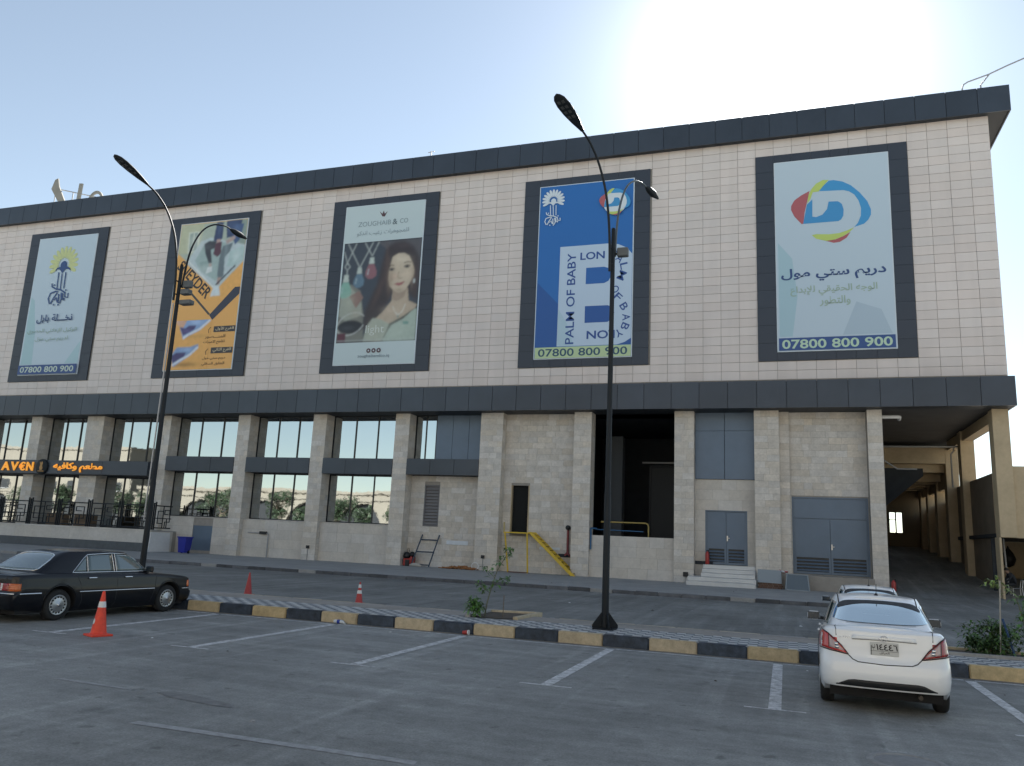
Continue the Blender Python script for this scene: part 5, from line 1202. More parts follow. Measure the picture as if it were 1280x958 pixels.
for sd_ in 'RL':
    for nm, lo, hi in (('quarter_window',[(.36,.985),(.66,.985)],[(.615,1.25),(.665,1.29)]), ('side_window',[(.70,.985),(1.36,.985)],[(.71,1.325),(1.32,1.345)]), ('side_window',[(1.45,.985),(2.42,.985)],[(1.43,1.35),(1.86,1.335)])):
        f = lambda q: [(q[0][0]+(q[1][0]-q[0][0])*i/8, q[0][1]+(q[1][1]-q[0][1])*i/8) for i in range(9)]
        sk.patch(MB(), sd_, f(lo), f(hi), 8, .005, .01).build(nm, GLASSB, bc)
    b = MB(); sk.trim(b, sd_, [(.30,.968),(2.50,.968)], .011, .006, 0, 20); sk.trim(b, sd_, [(.30,.968),(.60,1.27),(.70,1.34),(1.3,1.372),(1.86,1.358),(2.46,.985)], .011, .006, 0, 8)
    sk.trim(b, sd_, [(.685,.985),(.688,1.32)], .010, .006); sk.trim(b, sd_, [(1.375,.985),(1.345,1.35)], .011, .006); sk.trim(b, sd_, [(1.435,.985),(1.415,1.355)], .011, .006)
    b.build('window_trim', CHROME, bc)
    b = MB(); sk.trim(b, sd_, [(.44,.575),(2.48,.575)], .012, .004, 0, 20); sk.trim(b, sd_, [(-.92,.575),(-.45,.575)], .017, .004, 0, 8); sk.trim(b, sd_, [(3.35,.545),(3.6,.545)], .015, .004, 0, 6); b.build('side_moulding', CHROME, bc)
    for yy in (.62, 1.58):
        b = MB(); h0 = sk.hit(sd_, yy, .855, .02); h1 = sk.hit(sd_, yy+.20, .855, .02)
        b.tube([h0, h1], .016, 8).build('door_handle', CHROME, bc)
    for pts in ([(1.40,.93),(1.40,.30),(1.36,.23)], [(2.52,.92),(2.50,.60),(2.40,.25)], [(.34,.93),(.46,.72),(.52,.40),(.50,.24)]): sk.trim(MB(), sd_, pts, .006, -.001, 0, 8).build('door_gap', SEAM, bc)
    for yc in (0, 2.935):
        b = MB(); sk.trim(b, sd_, [(yc+.395*cos(a), .345+.395*sin(a)) for a in rng(.25, pi-.25, 14)], .012, .002, 0, 2); b.build('arch_lip', PBLACK, bc)
    s_ = 1 if sd_ == 'R' else -1
    mo = MB().cbox(s_*.86-.10, 2.28, .955, s_*.86+.10, 2.36, 1.085, .025).tube([(s_*.74,2.34,.98),(s_*.80,2.33,.99)], .03, 6).build('wing_mirror', PBLACK, bc)
    MB().box(s_*.86-.08, 2.272, .972, s_*.86+.08, 2.279, 1.068).build('mirror_glass', MGLASS, mo)
    b = MB(); sk.patch(b, sd_, [(3.52,.585),(3.57,.585),(3.62,.585)], [(3.52,.735),(3.57,.735),(3.60,.735)], 4, .010, .02).build('turn_signal', AMBER, bc)
    sgn = 1 if sd_ == 'R' else -1
    tl = MB(); sk.patch(tl, 'B', [(sgn*x, .63) for x in rng(.40,.70,7)], [(sgn*x, .775) for x in rng(.40,.70,7)], 4, .014, .02); tl = tl.build('tail_light', REDL, bc)
    b = MB(); sk.patch(b, 'B', [(sgn*x, .63) for x in rng(.705,.865,7)], [(sgn*x, .775) for x in rng(.705,.865,7)], 4, .014, .02); sk.patch(b, sd_, [(x, .63) for x in rng(-1.02,-.90,4)], [(x, .775) for x in rng(-1.02,-.90,4)], 4, .008, .02); b.build('amber_lens', AMBER, tl)
    b = MB(); sk.patch(b, 'B', [(sgn*x, .635) for x in rng(.50,.55,3)], [(sgn*x, .77) for x in rng(.50,.55,3)], 3, .018, .02).build('reversing_lens', WHITEP, tl)
    b = MB()
    for z in (.665,.70,.737): b2 = sk.trim(b, 'B', [(sgn*.41,z),(sgn*.84,z)], .004, .016, 0, 8)
    b.build('lens_rib', REDL, tl)
    hl = MB(); sk.patch(hl, 'F', [(sgn*x,.58) for x in rng(.50,.80,6)], [(sgn*x,.74) for x in rng(.50,.80,6)], 3, .01, .02).build('headlight', LAMPG, bc)
    wheel(bc, sgn*.765, 0, .318, .205, sgn, 'holes'); wheel(bc, sgn*.765, 2.935, .318, .205, sgn, 'holes')
b = MB(); sk.trim(b, 'B', [(-.85,.575),(-.6,.575),(0,.575),(.6,.575),(.85,.575)], .019, .006, 0, 6); b.build('bumper_strip', CHROME, bc)
b = MB(); sk.trim(b, 'B', [(-.62,.93),(-.60,.84),(-.39,.80),(-.385,.62),(.385,.62),(.39,.80),(.60,.84),(.62,.93)], .006, .0, 0, 6); sk.trim(b, 'T', [(-.66,-.95),(-.68,-.62)], .006, 0, 0, 6); sk.trim(b, 'T', [(.66,-.95),(.68,-.62)], .006, 0, 0, 6); b.build('boot_gap', SEAM, bc)
b = MB(); sk.patch(b, 'B', [(-.26,.65),(0,.65),(.26,.65)], [(-.26,.76),(0,.76),(.26,.76)], 3, .02, .02).build('number_plate', WHITEP, bc)
f9 = lambda a, z0, c, z1: ([(x, z0) for x in rng(-a,a,9)], [(x, z1) for x in rng(-c,c,9)])
sk.patch(MB(), 'F', *f9(.68,1.0,.54,1.33), 8, .006, .01).build('windscreen', GLASSB, bc)
sk.patch(MB(), 'F', *f9(.34,.52,.34,.76), 4, .015, .02).build('grille', CHROME, bc)
MB().box(-.80,-.9,.17,.80,3.5,.30).build('underbody', WELL, bc)

# ---------------- white saloon seen from behind
wc = thing('parked_car', 'white saloon with red tail lamps seen squarely from behind', 'car', (1.265, 13.13, 0), radians(-2.2), 'parked cars', local=True)
P = dict(w=.848, yr=-.90, yf=3.53, br=.10, bf=.22, rr=.27, rf=.34, tr=.965, tf=.88, crown=.035, wh=((0,.355),(2.6,.355)),
    zt=[(-.90,1.075),(-.72,1.105),(-.4,1.095),(.3,1.045),(1.4,1.0),(2.2,.985),(2.7,.93),(3.1,.84),(3.53,.66)],
    zb=[(-.90,.335),(-.55,.31),(-.36,.22),(2.2,.19),(3.0,.20),(3.53,.24)],
    lev=[(0,.055,.05,.07),(.07,.018,.012,.02),(.22,.0,.0,.0),(.40,.0,.008,.0),(.47,.0,.03,.02),(.52,.002,.055,.04),(.66,.006,.072,.08),(.80,.018,.085,.12),(.90,.038,.088,.17),(.955,.062,.092,.21),(.985,.09,.12,.26),(1,.125,.19,.32)],
    cb=(.775,-.50,2.32,lambda y: 1.01), ct=(.575,.40,1.42), roof=[(-.5,1.41),(.40,1.455),(.8,1.475),(1.2,1.465),(1.42,1.44),(2.3,1.41)], rcrown=.045, cbr=.12, cbf=.20, crr=.24, crf=.22, ctr=.91, ctf=.93)
body, cab, sk = sedan(wc, P, PWHITE)
top = curve_pts([(-.62,1.19),(-.575,1.31),(-.48,1.405),(-.25,1.43),(0,1.437),(.25,1.43),(.48,1.405),(.575,1.31),(.62,1.19)], 5)
lo_ = [(p[0]*1.02, 1.148-.004*(1-(p[0]/.6)**2)+.02*(abs(p[0])/.6)**6) for p in top]
sk.patch(MB(), 'B', lo_, top, 10, .006, .0).build('rear_window', CLEARG, wc)
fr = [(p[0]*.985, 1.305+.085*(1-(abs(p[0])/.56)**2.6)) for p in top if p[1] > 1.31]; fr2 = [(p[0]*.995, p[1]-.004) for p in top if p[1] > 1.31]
sk.patch(MB(), 'B', fr, fr2, 3, .009, .0).build('window_top_band', BLKT, wc)  # dark band laid along the top of the rear glass
for sgn, sd_ in ((-1,'L'),(1,'R')):
    m_ = lambda pts: [(sgn*x, z) for x, z in pts]
    tl = MB(); sk.patch(tl, 'B', m_([(.812,.825),(.76,.815),(.70,.805),(.62,.793),(.54,.78),(.455,.765)]), m_([(.802,1.01),(.765,1.035),(.70,1.005),(.62,.945),(.54,.86),(.46,.772)]), 6, .012, .03)
    sk.patch(tl, sd_, [(-.78,.84),(-.70,.85),(-.60,.90)], [(-.76,.96),(-.68,.97),(-.60,.95)], 5, .006, .02)
    tl = tl.build('tail_light', REDB if sgn < 0 else REDL, wc)
    b = MB(); sk.patch(b, 'B', m_([(.685,.825),(.62,.815),(.56,.805),(.50,.795)]), m_([(.685,.985),(.62,.915),(.56,.855),(.505,.803)]), 5, .016, .02).build('clear_lens', CLEARL, tl)
    b = MB()
    sk.trim(b, 'B', m_([(.805,.81),(.62,.782),(.45,.755)]), .008, .010, 0, 6); sk.trim(b, 'B', m_([(.45,.755),(.54,.868),(.70,1.010),(.765,1.04)]), .007, .010, 0, 6); sk.trim(b, 'B', m_([(.69,.82),(.69,1.01)]), .004, .016, 0, 5)
    b.build('lens_border', mat('dark_red_trim', (.03,.006,.008), .5), tl)
    for c_ in ((.60,.875),(.59,.835)):
        h = sk.hit('B', sgn*c_[0], c_[1], .02); MB().lathe([(0,-.006),(.022,-.005),(.026,.004)], tuple(h), 12, 'y').build('bulb_reflector', CHROME, tl)
    f = lambda q: [(q[0][0]+(q[1][0]-q[0][0])*i/8, q[0][1]+(q[1][1]-q[0][1])*i/8) for i in range(9)]
    for nm, lo, hi in (('side_window',[(.02,1.075),(.98,1.055)],[(.42,1.37),(.96,1.415)]), ('side_window',[(1.04,1.055),(1.98,1.035)],[(1.02,1.415),(1.42,1.37)])):
        sk.patch(MB(), sd_, f(lo), f(hi), 8, .005, .01).build(nm, GLASSB, wc)
    for pts in ([(1.01,1.40),(1.01,.35)], [(2.05,1.0),(2.08,.4)], [(.10,1.02),(.30,.75),(.36,.45)]): sk.trim(MB(), sd_, pts, .006, 0, 0, 10).build('door_gap', SEAM, wc)
    b = MB(); sk.trim(b, 'T', [(sgn*.53,.30),(sgn*.545,.8),(sgn*.54,1.35)], .010, .002, 0, 8); b.build('roof_moulding', BLKT, wc)
    for yy in (.62, 1.62): MB().tube([sk.hit(sd_, yy, .93, .02), sk.hit(sd_, yy+.18, .93, .02)], .016, 8).build('door_handle', PWHITE, wc)
    mo = MB().cbox(sgn*.91-.10, 1.74, 1.0, sgn*.91+.10, 1.84, 1.135, .035).tube([(sgn*.72,1.82,1.02),(sgn*.86,1.80,1.04)], .03, 6, 1).build('wing_mirror', [PWHITE, BLKT], wc)
    MB().cbox(sgn*.91-.092, 1.728, 1.008, sgn*.91+.092, 1.739, 1.127, .004).build('mirror_glass', MGLASS, mo)
    wheel(wc, sgn*.735, 0, .302, .185, sgn, 'steel'); wheel(wc, sgn*.735, 2.6, .302, .185, sgn, 'steel')
    sk.patch(MB(), 'F', [(sgn*x,.66) for x in rng(.48,.72,5)], [(sgn*x,.78) for x in rng(.46,.72,5)], 3, .01, .02).build('headlight', LAMPG, wc)
b = MB(); sk.trim(b, 'B', [(-.45,.75),(-.40,.70),(-.33,.672),(0,.660),(.33,.672),(.40,.70),(.45,.75)], .007, .0, 0, 6); sk.trim(b, 'T', [(-.60,-.76),(-.615,-.62),(-.60,-.50)], .006, 0, 0, 6); sk.trim(b, 'T', [(.60,-.76),(.615,-.62),(.60,-.50)], .006, 0, 0, 6); b.build('boot_gap', SEAM, wc)
b = MB(); sk.patch(b, 'B', [(x, .965+.010*(1-abs(x)/.4)) for x in rng(-.40,.40,11)], [(x, 1.018) for x in rng(-.385,.385,11)], 3, .024, .03).build('boot_garnish', PWHITE, wc)
b = MB(); sk.trim(b, 'B', [(-.40,.962),(0,.972),(.40,.962)], .005, .006, 0, 8); b.build('garnish_gap', SEAM, wc)
lo = [(x, .355) for x in rng(-.62,.62,17)]; hi = [(x, .368+.075*min(1,max(0,(.60-abs(x))/.16))) for x in rng(-.62,.62,17)]
sk.patch(MB(), 'B', lo, hi, 3, .006, .02).build('rear_valance', BLKT, wc)
MB().box(-.70,-.70,.20,.70,3.2,.33).build('underbody', WELL, wc)
MB().tube([(.42,-.80,.27),(.42,-.55,.28)], .028, 10).build('exhaust_pipe', mat('rusty_steel', (.10,.085,.07), .7, .5), wc)
hp = sk.hit('B', 0, .86, 0); PLW = mat('plate_white', (.55,.56,.55), .5); yb = hp.y-.022
pl = MB().cbox(-.175,yb,.775,.175,yb+.02,.945,.004).build('number_plate', PLW, wc)
b = MB(); put_text(b, '\u0661\u0664\u0664\u0664\u0666', -.10,.845,.165,.925, yb-.002, 0, .02); put_text(b, 'ب', -.155,.845,-.115,.92, yb-.002, 0, .02); put_text(b, 'العراق', -.06,.79,.06,.825, yb-.002, 0, .01); b.build('plate_lettering', BLKT, pl)
b = MB(); b.flat([(-.172,.835),(.172,.835),(.172,.831),(-.172,.831)], yb-.002); b.flat([(-.165,.90),(-.158,.90),(-.158,.78),(-.165,.78)], yb-.002); b.build('plate_line', BLKT, pl)
h = sk.hit('B', 0, .995, .03); b = MB()
b.tube([(.042*cos(a), h.y-.006, h.z+.036*sin(a)) for a in rng(0, 2*pi, 25)], .006, 6).box(-.06,h.y-.012,h.z-.008,.06,h.y-.002,h.z+.008).build('badge', CHROME, wc)
h = sk.hit('B', -.46, .985, .004); b = MB(); put_text(b, 'SUNNY', -.56,.965,-.42,.992, h.y-.004, 0, .0); b.build('model_lettering', CHROME, wc)
h = sk.hit('T', 0, .50, 0); MB().lathe([(.028,0),(.022,.02),(.008,.035)], tuple(h), 12).tube([tuple(h+Vector((0,0,.02))), tuple(h+Vector((0,-.10,.17)))], .005, 6).build('aerial', BLKT, wc)
sk.patch(MB(), 'F', *f9(.66,1.04,.52,1.40), 8, .006, .0).build('windscreen', CLEARG, wc); sk.patch(MB(), 'F', *f9(.36,.52,.42,.66), 4, .012, .02).build('grille', BLKT, wc)
def hollow(cab, rear, front, y0, y1):
    """bore the glazed part of a cabin from the rear window to the windscreen"""
    bmx = bmesh.new(); n = len(rear); A = [bmx.verts.new((p[0], y0, p[1])) for p in rear]; B = [bmx.verts.new((p[0], y1, p[1])) for p in front]
    bmx.faces.new(A); bmx.faces.new(B[::-1])
    for i in range(n): bmx.faces.new((A[i], B[i], B[(i+1) % n], A[(i+1) % n]))
    bmesh.ops.recalc_face_normals(bmx, faces=bmx.faces[:]); cm = bpy.data.meshes.new('cutter'); bmx.to_mesh(cm); bmx.free(); cm.materials.append(mat('cabin_lining', (.16,.16,.155), .8))
    cu = bpy.data.objects.new('cutter', cm); COL.objects.link(cu); cu.parent = cab.parent
    md = cab.modifiers.new('bore', 'BOOLEAN'); md.operation = 'DIFFERENCE'; md.object = cu; md.solver = 'EXACT'; md.material_mode = 'TRANSFER'
    bpy.context.view_layer.update(); me = bpy.data.meshes.new_from_object(cab.evaluated_get(bpy.context.evaluated_depsgraph_get())); cab.modifiers.clear(); cab.data = me; bpy.data.objects.remove(cu)
    for p in me.polygons: p.use_smooth = True
    me.set_sharp_from_angle(angle=radians(30))
ring = [(p[0]*.975, 1.295+(p[1]-1.295)*.965) for p in top]; ring = ring[::-1]+[(p[0]*.975, 1.295+(p[1]-1.295)*.965) for p in lo_]
hollow(cab, ring, [(p[0]*.84, 1.235+(p[1]-1.295)*.84) for p in ring], -1.5, 3.2)
SEATM = mat('pale_seat_cover', (.50,.50,.48), .85)
for x, y, z, n_ in ((-.36,.12,1.10,'rear_headrest'),(.36,.12,1.10,'rear_headrest'),(-.36,1.05,1.12,'front_headrest'),(.36,1.05,1.12,'front_headrest')):
    MB().cbox(x-.15, y-.05, z, x+.15, y+.07, z+.20, .045).build(n_, SEATM, wc)
MB().tube([(0,1.62,1.345),(0,1.60,1.30)], .012, 6).cbox(-.12,1.55,1.25,.12,1.58,1.315,.01).build('inside_mirror', BLKT, wc)
car2 = copy_tree(wc, (1.86, 20.9, -.03), 0, 'white saloon parked beyond the median, only its roof showing over the other white car', 'parked cars'); car2.scale = (1, 1, .94)

# ================================================================== plants on the median
LEAFS = mat('sapling_leaf', (.10,.20,.06), .5, rnd=.4, hue=.25); LEAFP = mat('pale_leaf', (.22,.30,.10), .5, rnd=.3, hue=.2)
def leaves(b, cen, rad, n, ln, wd, rr, droop=.3, mi=0):
    """narrow folded leaves growing outwards from a point"""
    for k in range(n):
        a = rr.uniform(0, 2*pi); e = rr.uniform(-.5, .9); d = Vector((cos(a)*cos(e), sin(a)*cos(e), sin(e)))
        c = Vector(cen)+Vector((rr.gauss(0,rad[0]), rr.gauss(0,rad[1]), rr.gauss(0,rad[2]))); l = ln*rr.uniform(.6,1.25); s = d.cross(Vector((0,0,1))).normalized()*wd*rr.uniform(.7,1.2)
        m = c+d*l*.5+Vector((0,0,.02)); t = c+d*l-Vector((0,0,droop*l*rr.uniform(.2,1)))
        b.add([c, m+s, t, m-s, m-Vector((0,0,wd*.35))], [(0,4,1),(4,2,1),(0,3,4),(4,3,2)], mi)
rr = random.Random(3)
sp = thing('sapling', 'spindly young tree with sparse leaf tufts beside the earth bed', 'sapling', (-6.95, 18.75, .24))
stem = [(-6.95,18.75,.2),(-6.90,18.75,.55),(-6.80,18.74,.95),(-6.66,18.72,1.35),(-6.50,18.72,1.62),(-6.32,18.70,1.88)]
MB().tube(stem, [.018,.016,.013,.010,.008,.005], 7).tube([(-6.80,18.74,.95),(-6.60,18.7,1.12),(-6.42,18.7,1.18)], [.008,.006,.004], 6).tube([(-6.84,18.74,.8),(-7.02,18.72,.92),(-7.1,18.7,1.0)], [.008,.006,.004], 6).tube([(-6.72,18.73,1.15),(-6.9,18.7,1.32),(-6.95,18.7,1.42)], [.007,.005,.003], 6).build('trunk', mat('green_bark', (.13,.14,.09), .8), sp)
b = MB()
for c, n in (((-6.34,18.7,1.80),16),((-6.46,18.7,1.66),9),((-6.62,18.7,1.52),7),((-6.92,18.7,1.36),9),((-6.44,18.7,1.16),15),((-6.6,18.7,1.08),9),((-7.06,18.7,.98),13),((-6.98,18.72,.84),11),((-6.78,18.72,1.22),6),((-6.72,18.72,.92),7)):
    leaves(b, c, (.05,.05,.04), int(n*1.3), .17, .036, rr)
b.build('foliage', LEAFS, sp)
MB().tube([(-6.55,18.95,.2),(-6.54,18.95,.75)], .010, 6).build('plant_stake', BARK, origin=(-6.55,18.95,.24), label='thin dark stick upright in the earth bed right of the sapling', cat='stake')
wd_ = thing('weed_clump', 'low tuft of bright green weeds at the foot of the sapling', 'plant', (-7.12, 18.5, .24))
b = MB()
for k in range(26):
    a = rr.uniform(0,2*pi); q = Vector((cos(a)*rr.uniform(.02,.16), sin(a)*.12, rr.uniform(.08,.36))); leaves(b, Vector((-7.12,18.5,.24))+q, (.03,.03,.04), 9, .17, .028, rr, .5)
b.build('foliage', LEAFS, wd_)
sh = thing('shrub', 'dense dark green shrub beside the white stake, right of the white car', 'shrub', (4.05, 19.1, .24))
b = MB()
for k in range(70):
    a = rr.uniform(0,2*pi); r = rr.uniform(0,.52); z = rr.uniform(.05, .66)*(1-.35*(r/.52)**2); leaves(b, (3.95+cos(a)*r*1.15, 19.1+sin(a)*r*.7, .24+z), (.05,.05,.05), 14, .17, .032, rr, .35, 0 if z < .4 or rr.random() < .5 else 1)
for k in range(9):
    a = rr.uniform(0,2*pi); b.tube([(4.0,19.1,.2),(4.0+cos(a)*.3,19.1+sin(a)*.2,.5)], .008, 5, 2)
b.build('foliage', [LEAFD, LEAFS, BARK], sh)
s2 = thing('sapling', 'thin sapling with drooping leaf sprays tied to the white stake', 'sapling', (4.55, 19.0, .24))
MB().tube([(4.55,19.0,.2),(4.5,19.0,.8),(4.42,19.0,1.25),(4.3,19.0,1.62)], [.016,.013,.010,.005], 7).tube([(4.5,19,.8),(4.75,19,1.05),(4.95,19,1.18)], [.009,.006,.004], 6).tube([(4.44,19,1.1),(4.6,19,1.4)], [.007,.004], 6).build('trunk', mat('green_bark', (.13,.14,.09)), s2)
b = MB()
for c, n, m in (((3.98,19,1.66),16,1),((4.1,19,1.62),10,1),((4.3,19,1.5),10,1),((4.42,19,1.32),12,0),((4.58,19,1.38),12,0),((4.72,19,1.06),16,0),((4.92,19,1.16),16,0),((5.05,19,1.0),14,0),((4.5,19,1.0),12,0),((4.4,19,.86),10,0),((4.62,19,.8),12,0)): leaves(b, c, (.07,.05,.05), n, .17, .034, rr, .5, m)
b.build('foliage', [LEAFS, LEAFP], s2)
stk = thing('plant_stake', 'slim pale stake with blue tie standing in the right hand shrub bed', 'stake', (4.02, 18.85, .24))
MB().tube([(4.0,18.85,.2),(4.08,18.85,1.72)], .014, 8).build('pole', mat('pale_wood', (.36,.34,.30), .8), stk)
MB().tube([(4.25,18.8,.24),(4.17,18.82,.6),(4.08,18.84,.98)], .022, 8).build('blue_cloth', mat('blue_cloth', (.03,.07,.16), .8), stk)

# ================================================================== litter
def tagb(b, name, m, org_, label, cat, group=None): return b.build(name, m, origin=org_, label=label, cat=cat, group=group)
bt = thing('crushed_bottle', 'crushed clear plastic bottle with blue label lying against the kerb', 'bottle', (-9.83, 16.90, 0))
MB().tube([(-9.98,16.90,.045),(-9.94,16.9,.05),(-9.88,16.91,.043),(-9.80,16.9,.05),(-9.74,16.9,.04),(-9.71,16.9,.018),(-9.68,16.9,.018)], [.035,.045,.038,.045,.036,.016,.016], 10).build('body', mat('clear_plastic', (.55,.60,.64), .2), bt)
MB().tube([(-9.89,16.91,.046),(-9.81,16.90,.049)], .047, 10).build('label_wrap', mat('blue_label', (.02,.05,.32), .4), bt)
cp = thing('paper_cup', 'red and white paper cup lying on its side by the kerb', 'cup', (-6.68, 16.93, 0))
MB().tube([(-6.76,16.93,.045),(-6.64,16.92,.055)], [.038,.052], 12).build('body', REDM, cp); MB().tube([(-6.638,16.92,.055),(-6.615,16.918,.056)], [.053,.055], 12).build('rim', WHITEP, cp)
q = MB(); rr = random.Random(5)
for k in range(46):
    x, y = rr.uniform(-14, 6), rr.choice((rr.uniform(6.5,16.5), rr.uniform(20.2,35.3), rr.uniform(35.8,46))); z = .15 if y > 35.6 else 0
    if z and x > 1.5: continue
    s = rr.uniform(.012,.035)*(1.6 if y > 20 else 1); a = rr.uniform(0,3); d = Vector((cos(a),sin(a),0))*s; e = Vector((-sin(a),cos(a),0))*s*.6; c = Vector((x,y,z+.004))
    q.add([c-d-e, c+d-e, c+d+e, c-d+e, c+Vector((0,0,s*.5))], [(0,1,4),(1,2,4),(2,3,4),(3,0,4)], k % 3)
q.build('scraps', [WHITEP, PAVEM, SOIL], origin=(0,0,0), label='small paper scraps and grit scattered over the asphalt', cat='litter', kind='stuff')

# ================================================================== along the foot of the mall
st = thing('entrance_steps', 'white marble steps up to the smaller grey double door', 'steps', (-3.2, 46.6, PAVZ))
for k, (x0, x1, y0) in enumerate(((-5.15,-1.55,44.9),(-5.15,-1.55,45.55),(-4.50,-1.62,46.25),(-4.50,-1.62,46.9),(-4.50,-1.62,47.5))):
    z0 = PAVZ+.215*k; MB().cbox(x0, y0, z0+.002 if k else PAVZ-.01, x1, 48.05, z0+.212, .012).build('step', MARBLE, st)
rp = MB().box(.20, 46.5, PAVZ, 4.36, 48.1, .93).build('door_plinth', CORE, origin=(2.3,47,PAVZ), label='low stone plinth below the larger grey double door', cat='plinth')
pb = thing('planter_box', 'low brick box with a grey sheet against it, right of the marble steps', 'planter', (-.9, 46.6, PAVZ))
BRK = mat('brown_brick', (.16,.10,.075), .85, rnd=.2)
for r in range(3):
    for k in range(5): bar('brick', BRK, pb, -1.48+k*.25+(.06 if r % 2 else 0), 46.2, PAVZ+r*.10, -1.48+k*.25+.235+(.06 if r % 2 else 0), 46.35, PAVZ+r*.10+.09)
MB().box(-1.45,46.36,PAVZ,-.22,46.9,.44).build('core', CORE, pb)
MB().add([(-1.50,46.12,.46),(-.25,46.12,.44),(-.28,46.45,1.12),(-1.48,46.45,1.14),(-1.50,46.17,.45),(-.25,46.17,.43),(-.28,46.50,1.11),(-1.48,46.50,1.13)], [(0,1,2,3),(5,4,7,6),(4,0,3,7),(1,5,6,2),(3,2,6,7),(4,5,1,0)]).build('grey_sheet', mat('pale_grey_sheet', (.27,.30,.32), .5), pb)
gs = thing('metal_tray', 'tilted square grey metal tray leaning beside the larger grey door', 'tray', (.55, 45.9, PAVZ))
v = [(-.06,45.5,.18),(1.12,45.5,.16),(1.05,46.2,.95),(.02,46.2,.97)]; back = [(x, y+.07, z-.04) for x, y, z in v]
MB().add(v+back, [(0,1,2,3),(5,4,7,6),(4,0,3,7),(1,5,6,2),(3,2,6,7),(4,5,1,0)]).build('sheet', mat('blue_grey_sheet', (.15,.18,.20), .45, .2), gs)
b = MB()
for i in range(4): b.tube([v[i], v[(i+1) % 4]], .035, 6)
b.build('rim', mat('pale_grey_sheet', (.27,.30,.32)), gs)
rg = thing('rag_heap', 'small red and white heap of rags on the brick box', 'rags', (-.15, 46.7, .44))
b = MB(); rr = random.Random(9)
for k in range(14): b.tube([(-.45+rr.uniform(0,.55),46.7+rr.uniform(-.1,.1),1.0+rr.uniform(0,.12)) for _ in range(3)], rr.uniform(.03,.06), 6, k % 2)
MB().box(-.42,46.55,PAVZ,.02,46.95,.98).build('block', CORE, rg); b.build('rags', [REDM, WHITEP], rg)
def extinguisher(x, y, z, label):
    o = thing('fire_extinguisher', label, 'extinguisher', (x, y, z), 0, 'red fire extinguishers')
    MB().lathe([(0,0),(.10,0),(.115,.03),(.115,.58),(.08,.66),(.035,.70),(.035,.74)], (x,y,z), 18).build('cylinder', REDM, o)
    MB().cbox(x-.05,y-.04,z+.72,x+.11,y+.04,z+.79,.01).tube([(x+.05,y-.05,z+.72),(x+.15,y-.08,z+.6),(x+.14,y-.09,z+.3)], .014, 6).build('valve', BLKT, o)
extinguisher(-4.28, 47.75, 1.24, 'red fire extinguisher standing at the foot of the smaller grey door')
extinguisher(5.32, 47.2, .20, 'red fire extinguisher beside the end pillar at the underpass mouth')
# yellow loading ladder below the dark doorway
yl = thing('loading_stair', 'yellow steel platform and steep stair below the dark doorway', 'stair', (-14.6, 47.4, PAVZ))
MB().cbox(-16.45,46.95,2.50,-14.80,48.05,2.58,.01).build('platform', YELM, yl)
for k, (x, xb) in enumerate(((-16.35,-16.05),(-14.92,-14.80))):
    MB().tube([(x,47.0,2.5),(xb,47.0,PAVZ)], .055, 8).build('leg', YELM, yl)
MB().tube([(-16.42,47.0,2.55),(-16.42,47.0,3.15)], .06, 8).build('post', mat('pale_yellow', (.42,.34,.16), .6), yl)
MB().box(-16.1,46.95,PAVZ+.01,-14.75,47.05,PAVZ+.07).build('foot_bar', mat('rusty_bar', (.12,.06,.05), .8), yl)
for y in (46.9, 47.75):
    MB().add([(-14.85,y,2.62),(-14.60,y,2.62),(-11.80,y,.15),(-12.10,y,.15),(-14.85,y+.06,2.62),(-14.60,y+.06,2.62),(-11.80,y+.06,.15),(-12.10,y+.06,.15)], [(3,2,1,0),(4,5,6,7),(0,1,5,4),(1,2,6,5),(2,3,7,6),(3,0,4,7)]).build('stringer', YELM, yl)
for k in range(11):
    t = (k+.5)/11; x = -14.72+2.75*t; z = 2.56-2.38*t; bar('tread', mat('worn_yellow', (.34,.22,.02), .6, rnd=.15), yl, x-.12, 46.97, z-.02, x+.16, 47.74, z+.02)
# hose reel pipe on the wall, plaques, small boxes
hp_ = thing('hydrant_pipe', 'dark red standpipe fixed to the stone wall right of the yellow stair', 'standpipe', (-12.6, 48.0, 1.2))
MB().tube([(-12.60,47.95,1.35),(-12.60,47.95,2.95)], .07, 10).tube([(-12.60,47.95,1.5),(-12.75,47.85,1.3)], .06, 8).tube([(-12.60,47.95,1.5),(-12.45,47.85,1.3)], .06, 8).build('pipe', mat('dark_red', (.20,.045,.05), .6), hp_)
MB().lathe([(0,-.06),(.15,-.06),(.15,.06),(0,.06)], (-12.60,47.92,2.98), 14, 'y').build('valve_wheel', BLKT, hp_)
def plaque(x0, x1, z0, z1, y, label): MB().cbox(x0,y-.03,z0,x1,y,z1,.006).build('wall_plaque', mat('plaque_white', (.62,.66,.70), .5, n=(3,.1,4)), origin=((x0+x1)/2,y,z0), label=label, cat='plaque', group='blank white plaques on the wall')
plaque(-20.75,-19.25,1.62,1.88,D+.90,'blank white plaque on the wall right of the small ladder frame')
plaque(-14.42,-13.1,1.60,1.76,D+.70,'faint blank white plaque behind the yellow stair')
def wallbox(x, z, y, label, s=.11):
    o = thing('socket_box', label, 'junction box', (x, y, z), 0, 'small black boxes on the wall')
    MB().cbox(x-s,y-.10,z-s*.9,x+s,y,z+s*.9,.015).build('box', BLKT, o); MB().tube([(x,y-.03,z-s*.8),(x,y-.03,PAVZ)], .018, 6).build('cable', GREYP, o)
wallbox(-30.45, 1.02, D-.002, 'small black box low on the pillar between the two mirrored shop windows')
wallbox(-17.85, .98, D-.002, 'small black box with a hanging cable on the wide pillar by the orange heap')
wallbox(-5.45, .62, D-.002, 'small black box low on the pillar left of the marble steps', .14)
